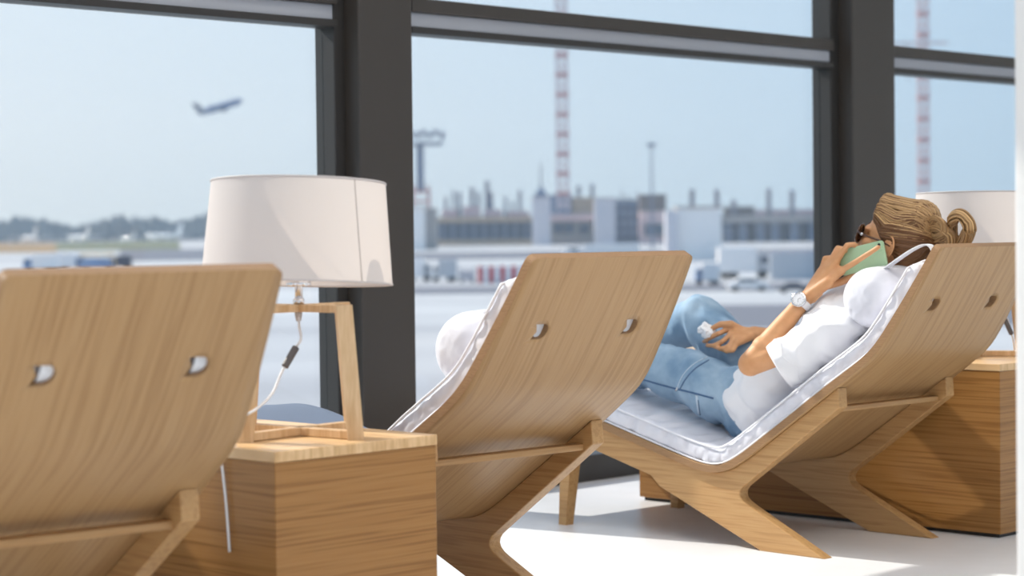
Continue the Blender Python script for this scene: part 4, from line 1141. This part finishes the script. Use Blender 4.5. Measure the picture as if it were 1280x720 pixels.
for x, y0 in ((724, 232), (741, 230)): add_part(t, 'column_stub', x - 2.5, x + 2.5, y0, 250, D, M_REBAR, 2, 8)
building('site_slab', 'tall pale grey slab block in the middle of the building site', 743, 769, 248, None, M_CONCL, 'building', D - 20, 12)
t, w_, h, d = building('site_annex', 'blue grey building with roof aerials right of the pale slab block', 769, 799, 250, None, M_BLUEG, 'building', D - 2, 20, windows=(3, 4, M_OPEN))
for x, y0 in ((778, 238), (786, 243), (798, 240)): add_part(t, 'aerial', x - 1, x + 1, y0, 250, D, M_REBAR, 1, 6)
t, w_, h, d = building('brown_block', 'brown flat roofed block with pale lower floors at right of the site', 801, 846, 264, None, M_PINK, 'building', D - 30, 20)
add_part(t, 'upper_storey', 800, 833, 243, 264, D - 30, M_BROWN, 14, 8); add_part(t, 'opening', 806, 842, 280, 294, D - 30, M_OPEN, 2, -0.4)
t = thing('viaduct', 'long concrete viaduct under construction left of the right window post', 'viaduct', (at_depth(970, 290, D).x, D, GZ))
add_part(t, 'deck', 903, 1120, 270, 276, D, M_CONC, 14); add_part(t, 'parapet', 906, 944, 258, 270, D, M_BROWN, 4, 5); add_part(t, 'parapet', 944, 1040, 262, 270, D, M_PINK, 4, 5)
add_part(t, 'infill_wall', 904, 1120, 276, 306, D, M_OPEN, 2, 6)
for x in (910, 928, 950, 968, 992, 1015, 1040, 1070): add_part(t, 'pier', x - 5, x + 5, 276, 306, D, M_BLUEG, 6)
for x, y0 in ((961, 236), (990, 238), (917, 250)): add_part(t, 'column_stub', x - 3, x + 3, y0, 272, D, M_REBAR, 3)
t = thing('site_hut', 'low pinkish site building behind the white lamp reflection block', 'building', (at_depth(880, 290, D).x, D, GZ))
add_part(t, 'wall', 848, 901, 262, 306, D, M_PINK, 12)
for x in (865, 896): add_part(t, 'column_stub', x - 3, x + 3, 237, 264, D, M_REBAR, 3)
t, w_, h, d = building('white_cabin', 'white flat roofed building beside the left window post', 503, 531, 259, None, M_VEHW, 'building', 900, 12)
add_part(t, 'side_bay', 531, 546, 260, 312, 900, M_CONC, 10, 6)
t, w_, h, d = building('lamp_reflection', 'white block standing in for a lamp shade reflection, in front of the viaduct', 846, 902, 260, None, M_VEHW, 'lamp_reflection', 520, 10)  # added block, stands in for a lamp shade mirrored in the glass
add_part(t, 'side_bay', 832, 846, 264, 328, 520, M_CONCL, 8, 2); add_part(t, 'orange_reflection', 902, 914, 318, 328, 520, M_ORANGE, 4)  # bay and orange block belong to the same stand-in reflection

# ---- cranes and masts
def lattice(name, label, pxc, wpx, y0, y1, depth, nseg):
    p0 = at_depth(pxc, y1, depth); p1 = at_depth(pxc, y0, depth); w_ = wpx * depth / F_PX; h = p1.z - p0.z
    t = thing(name, label, 'crane', (p0.x, depth, p0.z), 0, None)
    for k in range(nseg):
        bm = bmesh.new(); z0, z1 = h * k / nseg, h * (k + 1) / nseg
        for sx in (-1, 1):
            for sy in (-1, 1): add_box(bm, (sx * w_ / 2, sy * w_ / 2, (z0 + z1) / 2), (w_ * 0.17, w_ * 0.17, z1 - z0))
        for sy in (-1, 1):
            for z_a, z_b in ((z0, (z0 + z1) / 2), ((z0 + z1) / 2, z1)):
                add_tube(bm, [(-w_ / 2, sy * w_ / 2, z_a), (w_ / 2, sy * w_ / 2, z_b)], w_ * 0.07, 5); add_tube(bm, [(w_ / 2, sy * w_ / 2, z_a), (-w_ / 2, sy * w_ / 2, z_b)], w_ * 0.07, 5)
        sec_ = obj('mast_section', bm, M_CRANE_W, t)
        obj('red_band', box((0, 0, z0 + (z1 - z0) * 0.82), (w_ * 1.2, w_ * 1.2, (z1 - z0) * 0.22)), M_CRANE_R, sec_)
    return t, w_, h
t, w_, h = lattice('tower_crane', 'tall red and white crane mast rising behind the building site', 704, 13, -60, 262, 1100, 13)
t, w_, h = lattice('tower_crane', 'red and white crane mast in the right window', 1155, 11, -40, 300, 1250, 13)
for k, (dx, L) in enumerate(((-8.5, 22), (-9.8, 15))): obj('hoist_cable', tube([(dx, 0, h * 0.72), (dx, 0, h * 0.72 - L)], 0.3, 5), M_REBAR, t)
obj('jib', box((-2, 0, h * 0.72 + 0.8), (34, 1.6, 1.6)), M_CRANE_W, t)
dT = 1000; p = at_depth(526, 262, dT); k = dT / F_PX
t = thing('floodlight_tower', 'apron floodlight tower with wide lamp platform beside left window post', 'floodlight tower', (p.x, dT, GZ))
H0 = at_depth(526, 180, dT).z - GZ
bm = bmesh.new()
for sx in (-1, 1):
    for sy in (-1, 1): add_tube(bm, [(sx * 14 * k, sy * 14 * k, 0), (sx * 9 * k, sy * 9 * k, at_depth(526, 232, dT).z - GZ)], 1.6 * k, 6)
for z in (0.35, 0.55, 0.75, 0.9): add_box(bm, (0, 0, z * (at_depth(526, 232, dT).z - GZ)), (24 * k, 24 * k, 3 * k))
obj('base_truss', bm, M_CRANE_R, t)
obj('mast', box((0, 0, (H0 + at_depth(526, 240, dT).z - GZ) / 2), (9 * k, 9 * k, H0 - (at_depth(526, 240, dT).z - GZ))), M_GREYM, t)
obj('platform', box((4 * k, 0, H0), (48 * k, 20 * k, 4 * k)), M_GREYM, t)
for i in range(7): obj('floodlight', box(((-20 + i * 8) * k, 0, H0 + (11 + (i % 2) * 3) * k), (6 * k, 5 * k, 7 * k), 0, Matrix.Rotation(0.4, 3, 'X')), M_GREYM, t)
for i in (0, 3, 6): obj('lamp_post', box(((-20 + i * 8) * k, 0, H0 + 6 * k), (1.5 * k, 1.5 * k, 10 * k)), M_GREYM, t)
dP = 800; p = at_depth(815, 262, dP); k = dP / F_PX; HP = at_depth(815, 181, dP).z - GZ
t = thing('lamp_mast', 'slim floodlight mast standing over the brown block', 'light mast', (p.x, dP, GZ))
obj('pole', tube([(0, 0, 0), (0, 0, HP)], [1.6 * k, 0.9 * k], 8), M_GREYM, t); obj('lamp_head', box((0, 0, HP), (11 * k, 6 * k, 4 * k), 0.1), M_GREYM, t)

# ---- airliner in the air, parked airliners
def airliner(name, label, p, L, heading, pitch, m, md, group=None, roll=0.0):
    t = bpy.data.objects.new(name, None); COL.objects.link(t); t.location = p; t.rotation_euler = (roll, -pitch, heading); tag(t, label, 'airplane', group)
    r = L * (0.078 if group is None else 0.055); prof = [(0.02 * r, -0.5 * L), (0.35 * r, -0.47 * L), (0.8 * r, -0.30 * L), (r, -0.18 * L), (r, 0.34 * L), (0.86 * r, 0.42 * L), (0.5 * r, 0.48 * L), (0.05 * r, 0.5 * L)]
    M = Matrix(((0, 0, 1), (1, 0, 0), (0, 1, 0)))
    obj('fuselage', lathe(prof, 20, (0, 0, 0), True, True, M), m, t, True)
    for s in (-1, 1):
        pts = [(0.10 * L, s * r * 0.5, -0.3 * r), (-0.06 * L, s * r * 0.5, -0.3 * r), (-0.16 * L, s * 0.46 * L, 0.6 * r), (-0.11 * L, s * 0.46 * L, 0.6 * r)]
        obj('wing', prism(pts, (0, 0, r * 0.22)), md, t)
        pts = [(-0.36 * L, s * r * 0.3, r * 0.4), (-0.46 * L, s * r * 0.3, r * 0.4), (-0.50 * L, s * 0.17 * L, r * 0.7), (-0.455 * L, s * 0.17 * L, r * 0.7)]
        obj('tailplane', prism(pts, (0, 0, r * 0.16)), md, t)
        obj('engine', lathe([(0.3 * r, -0.07 * L), (0.5 * r, -0.03 * L), (0.55 * r, 0.03 * L), (0.45 * r, 0.05 * L)], 14, (0.06 * L, s * 0.16 * L, -0.85 * r), True, True, M), md, t, True)
    obj('tail_fin', prism([(-0.33 * L, -0.1 * r, r * 0.6), (-0.47 * L, -0.1 * r, r * 0.6), (-0.56 * L, -0.1 * r, 0.24 * L), (-0.46 * L, -0.1 * r, 0.24 * L)], (0, 0.2 * r, 0)), md, t)
    return t
airliner('airliner', 'airliner climbing into the sky above the left lamp', at_depth(275, 134, 1500), 34.0, math.radians(14), math.radians(17), M_PLANE, M_PLANED, None, math.radians(7))
for i, (px, L, lab) in enumerate(((37, 58, 'parked white airliner at far left before the forest edge'), (98, 56, 'parked white airliner second from the left before the forest'), (158, 32, 'small parked white aircraft left of the rightmost one'), (204, 60, 'parked white airliner nearest the left lamp before the forest'))):
    p = at_depth(px, 290, 2450); airliner('parked_airliner', lab, Vector((p.x, 2450, GZ + L * 0.1)), L, math.radians(118 + 9 * i), 0, M_JET, M_JET, 'parked airliners before the forest')

# ---- vehicles on the apron
def car(label, px, yb, wpx, m, group=None, rot=0.0):
    d = gd(px, yb); p = gp(px, yb); L = wpx * d / F_PX; k = L / 4.4
    t = thing('car', label, 'car', p, rot, group)
    pr = [(-2.2, .35), (-2.2, .85), (-1.6, .95), (-1.0, 1.45), (0.7, 1.45), (1.3, .98), (2.1, .86), (2.2, .4)]
    obj('body', prism([(x * k, -0.85 * k, z * k) for x, z in pr], (0, 1.7 * k, 0), 0.03 * k), m, t)
    obj('window', prism([(x * k, -0.87 * k, z * k) for x, z in [(-1.4, .98), (-0.92, 1.36), (0.62, 1.36), (1.1, .98)]], (0, 1.74 * k, 0)), M_WIN, t)
    for x in (-1.4, 1.4):
        for y in (-0.8, 0.8): wheel(t, (x * k, y * k, 0.32 * k), 0.32 * k, 0.2 * k)
    return t
def truck(name, label, px, yb, wpx, hpx, m, mc, cat='truck', cabside=1, rot=0.0):
    d = gd(px, yb); p = gp(px, yb); L = wpx * d / F_PX; h = hpx * d / F_PX
    t = thing(name, label, cat, p, rot)
    obj('cargo_box', box((-cabside * L * 0.13, 0, h * 0.58), (L * 0.72, h * 0.75, h * 0.78), h * 0.02), m, t)
    x0 = cabside * L * 0.25; x1 = cabside * L * 0.5
    obj('cab', prism([(x0, -h * 0.33, h * 0.15), (x1, -h * 0.33, h * 0.15), (x1, -h * 0.33, h * 0.45), (x1 - cabside * L * 0.06, -h * 0.33, h * 0.75), (x0, -h * 0.33, h * 0.75)], (0, h * 0.66, 0), h * 0.02), mc, t)
    obj('window', box(((x0 + x1) / 2 - cabside * L * 0.01, 0, h * 0.58), (L * 0.12, h * 0.68, h * 0.2)), M_WIN, t)
    for x in (-0.36, -0.2, 0.34):
        for y in (-1, 1): wheel(t, (cabside * x * L, y * h * 0.3, h * 0.13), h * 0.13, h * 0.1)
    return t
def cart(name, label, px, yb, wpx, hpx, m, mt, cat):
    d = gd(px, yb); p = gp(px, yb); L = wpx * d / F_PX; h = hpx * d / F_PX
    t = thing(name, label, cat, p)
    obj('bed', box((0, 0, h * 0.25), (L, h * 0.7, h * 0.22), h * 0.02), m, t); obj('load', box((-L * 0.04, 0, h * 0.55), (L * 0.86, h * 0.62, h * 0.40), h * 0.05), m, t)
    obj('canopy', box((0, 0, h * 0.95), (L, h * 0.75, h * 0.1), h * 0.02), mt, t)
    for x in (-0.46, 0.46):
        for y in (-1, 1): obj('canopy_post', box((x * L, y * h * 0.3, h * 0.6), (h * 0.06, h * 0.06, h * 0.66)), M_GREYM, t)
    for x in (-0.35, 0.35):
        for y in (-1, 1): wheel(t, (x * L, y * h * 0.3, h * 0.12), h * 0.12, h * 0.1)
    return t
truck('service_truck', 'white and blue service truck behind the nearest chair', 52, 341, 44, 24, M_VEHW, M_VEHB, 'truck', -1)
truck('service_truck', 'pale blue box truck right behind the white service truck', 88, 338, 34, 22, M_VEHW, M_VEHB, 'truck', 1)
cart('baggage_cart', 'blue baggage cart with yellow canopy behind the nearest chair', 122, 339, 40, 22, M_VEHB, M_VEHY, 'baggage cart')
truck('airport_tug', 'dark airport tug with tan cab next to the yellow canopy', 152, 337, 26, 18, M_VEHD, M_VEHY, 'tug', -1)
truck('box_truck', 'white box truck left of the striped barrier', 522, 352, 34, 30, M_VEHW, M_VEHG, 'truck', 1)
truck('box_truck', 'grey and white van in the vehicle row near striped barrier', 556, 352, 32, 28, M_VEHG, M_VEHW, 'truck', -1)
cart('dolly', 'pale grey cargo dolly next to the striped barrier', 584, 353, 20, 20, M_VEHG, M_VEHW, 'cargo dolly')
truck('fuel_truck', 'long white tanker truck in front of the site block', 752, 322, 96, 18, M_VEHW, M_VEHW, 'truck', -1)
truck('catering_truck', 'large white catering truck between middle chair and the raised phone', 930, 348, 66, 40, M_VEHW, M_VEHG, 'truck', 1)
truck('van', 'small white van left of the catering truck', 884, 356, 30, 28, M_VEHW, M_VEHB, 'van', -1)
car('white car in front of the catering truck', 935, 364, 52, M_VEHW)
car('dark car right of the white car near the raised phone', 992, 366, 40, M_VEHD)
for i, (px, x1) in enumerate(((1003, 1),)):
    d = gd(px, 349); p = gp(px, 349); k = d / F_PX; t = thing('jersey_barrier', 'long grey concrete barrier wall behind the dark car', 'barrier', p)
    obj('block', prism([(-40 * k, -5 * k, 0), (-40 * k, 5 * k, 0), (-40 * k, 3 * k, 32 * k), (-40 * k, -3 * k, 32 * k)], (150 * k, 0, 0)), M_VEHG, t); obj('cap_rail', box((35 * k, 0, 33 * k), (150 * k, 7 * k, 3 * k)), M_CONCL, t)
d = gd(622, 354); k = d / F_PX; p = gp(597, 354)
for i in range(9):
    q = p + Vector(((i + 0.5) * 7.0 * k, 0, 0)); m = M_RED if i % 2 == 0 else M_VEHW
    o = obj('traffic_barrier', prism([(-3.4 * k, -4 * k, 0), (-3.4 * k, 4 * k, 0), (-3.4 * k, 2.2 * k, 21 * k), (-3.4 * k, -2.2 * k, 21 * k)], (6.8 * k, 0, 0), 0.6 * k), m)
    o.location = q
    nth = ['first', 'second', 'third', 'fourth', 'fifth', 'sixth', 'seventh', 'eighth', 'last'][i]
    tag(o, '%s plastic barrier block, %s from left in the striped row on the apron' % ('red' if i % 2 == 0 else 'white', nth), 'barrier', 'red and white barrier blocks')

# ---- summer haze over the airfield
hm = bpy.data.materials.new('summer_haze'); hm.use_nodes = True; ht_ = hm.node_tree; ht_.nodes.clear()
ho = ht_.nodes.new('ShaderNodeOutputMaterial'); hs = ht_.nodes.new('ShaderNodeVolumeScatter')
hs.inputs['Color'].default_value = (0.72, 0.86, 1.0, 1); hs.inputs['Density'].default_value = 0.00021; hs.inputs['Anisotropy'].default_value = 0.1
ht_.links.new(hs.outputs[0], ho.inputs['Volume'])
haze = obj('haze', box((0, 1830, 196 + GZ), (11000, 3500, 400)), hm); haze['kind'] = 'stuff'; haze['label'] = 'thin summer haze over the whole airfield'; haze['category'] = 'haze'
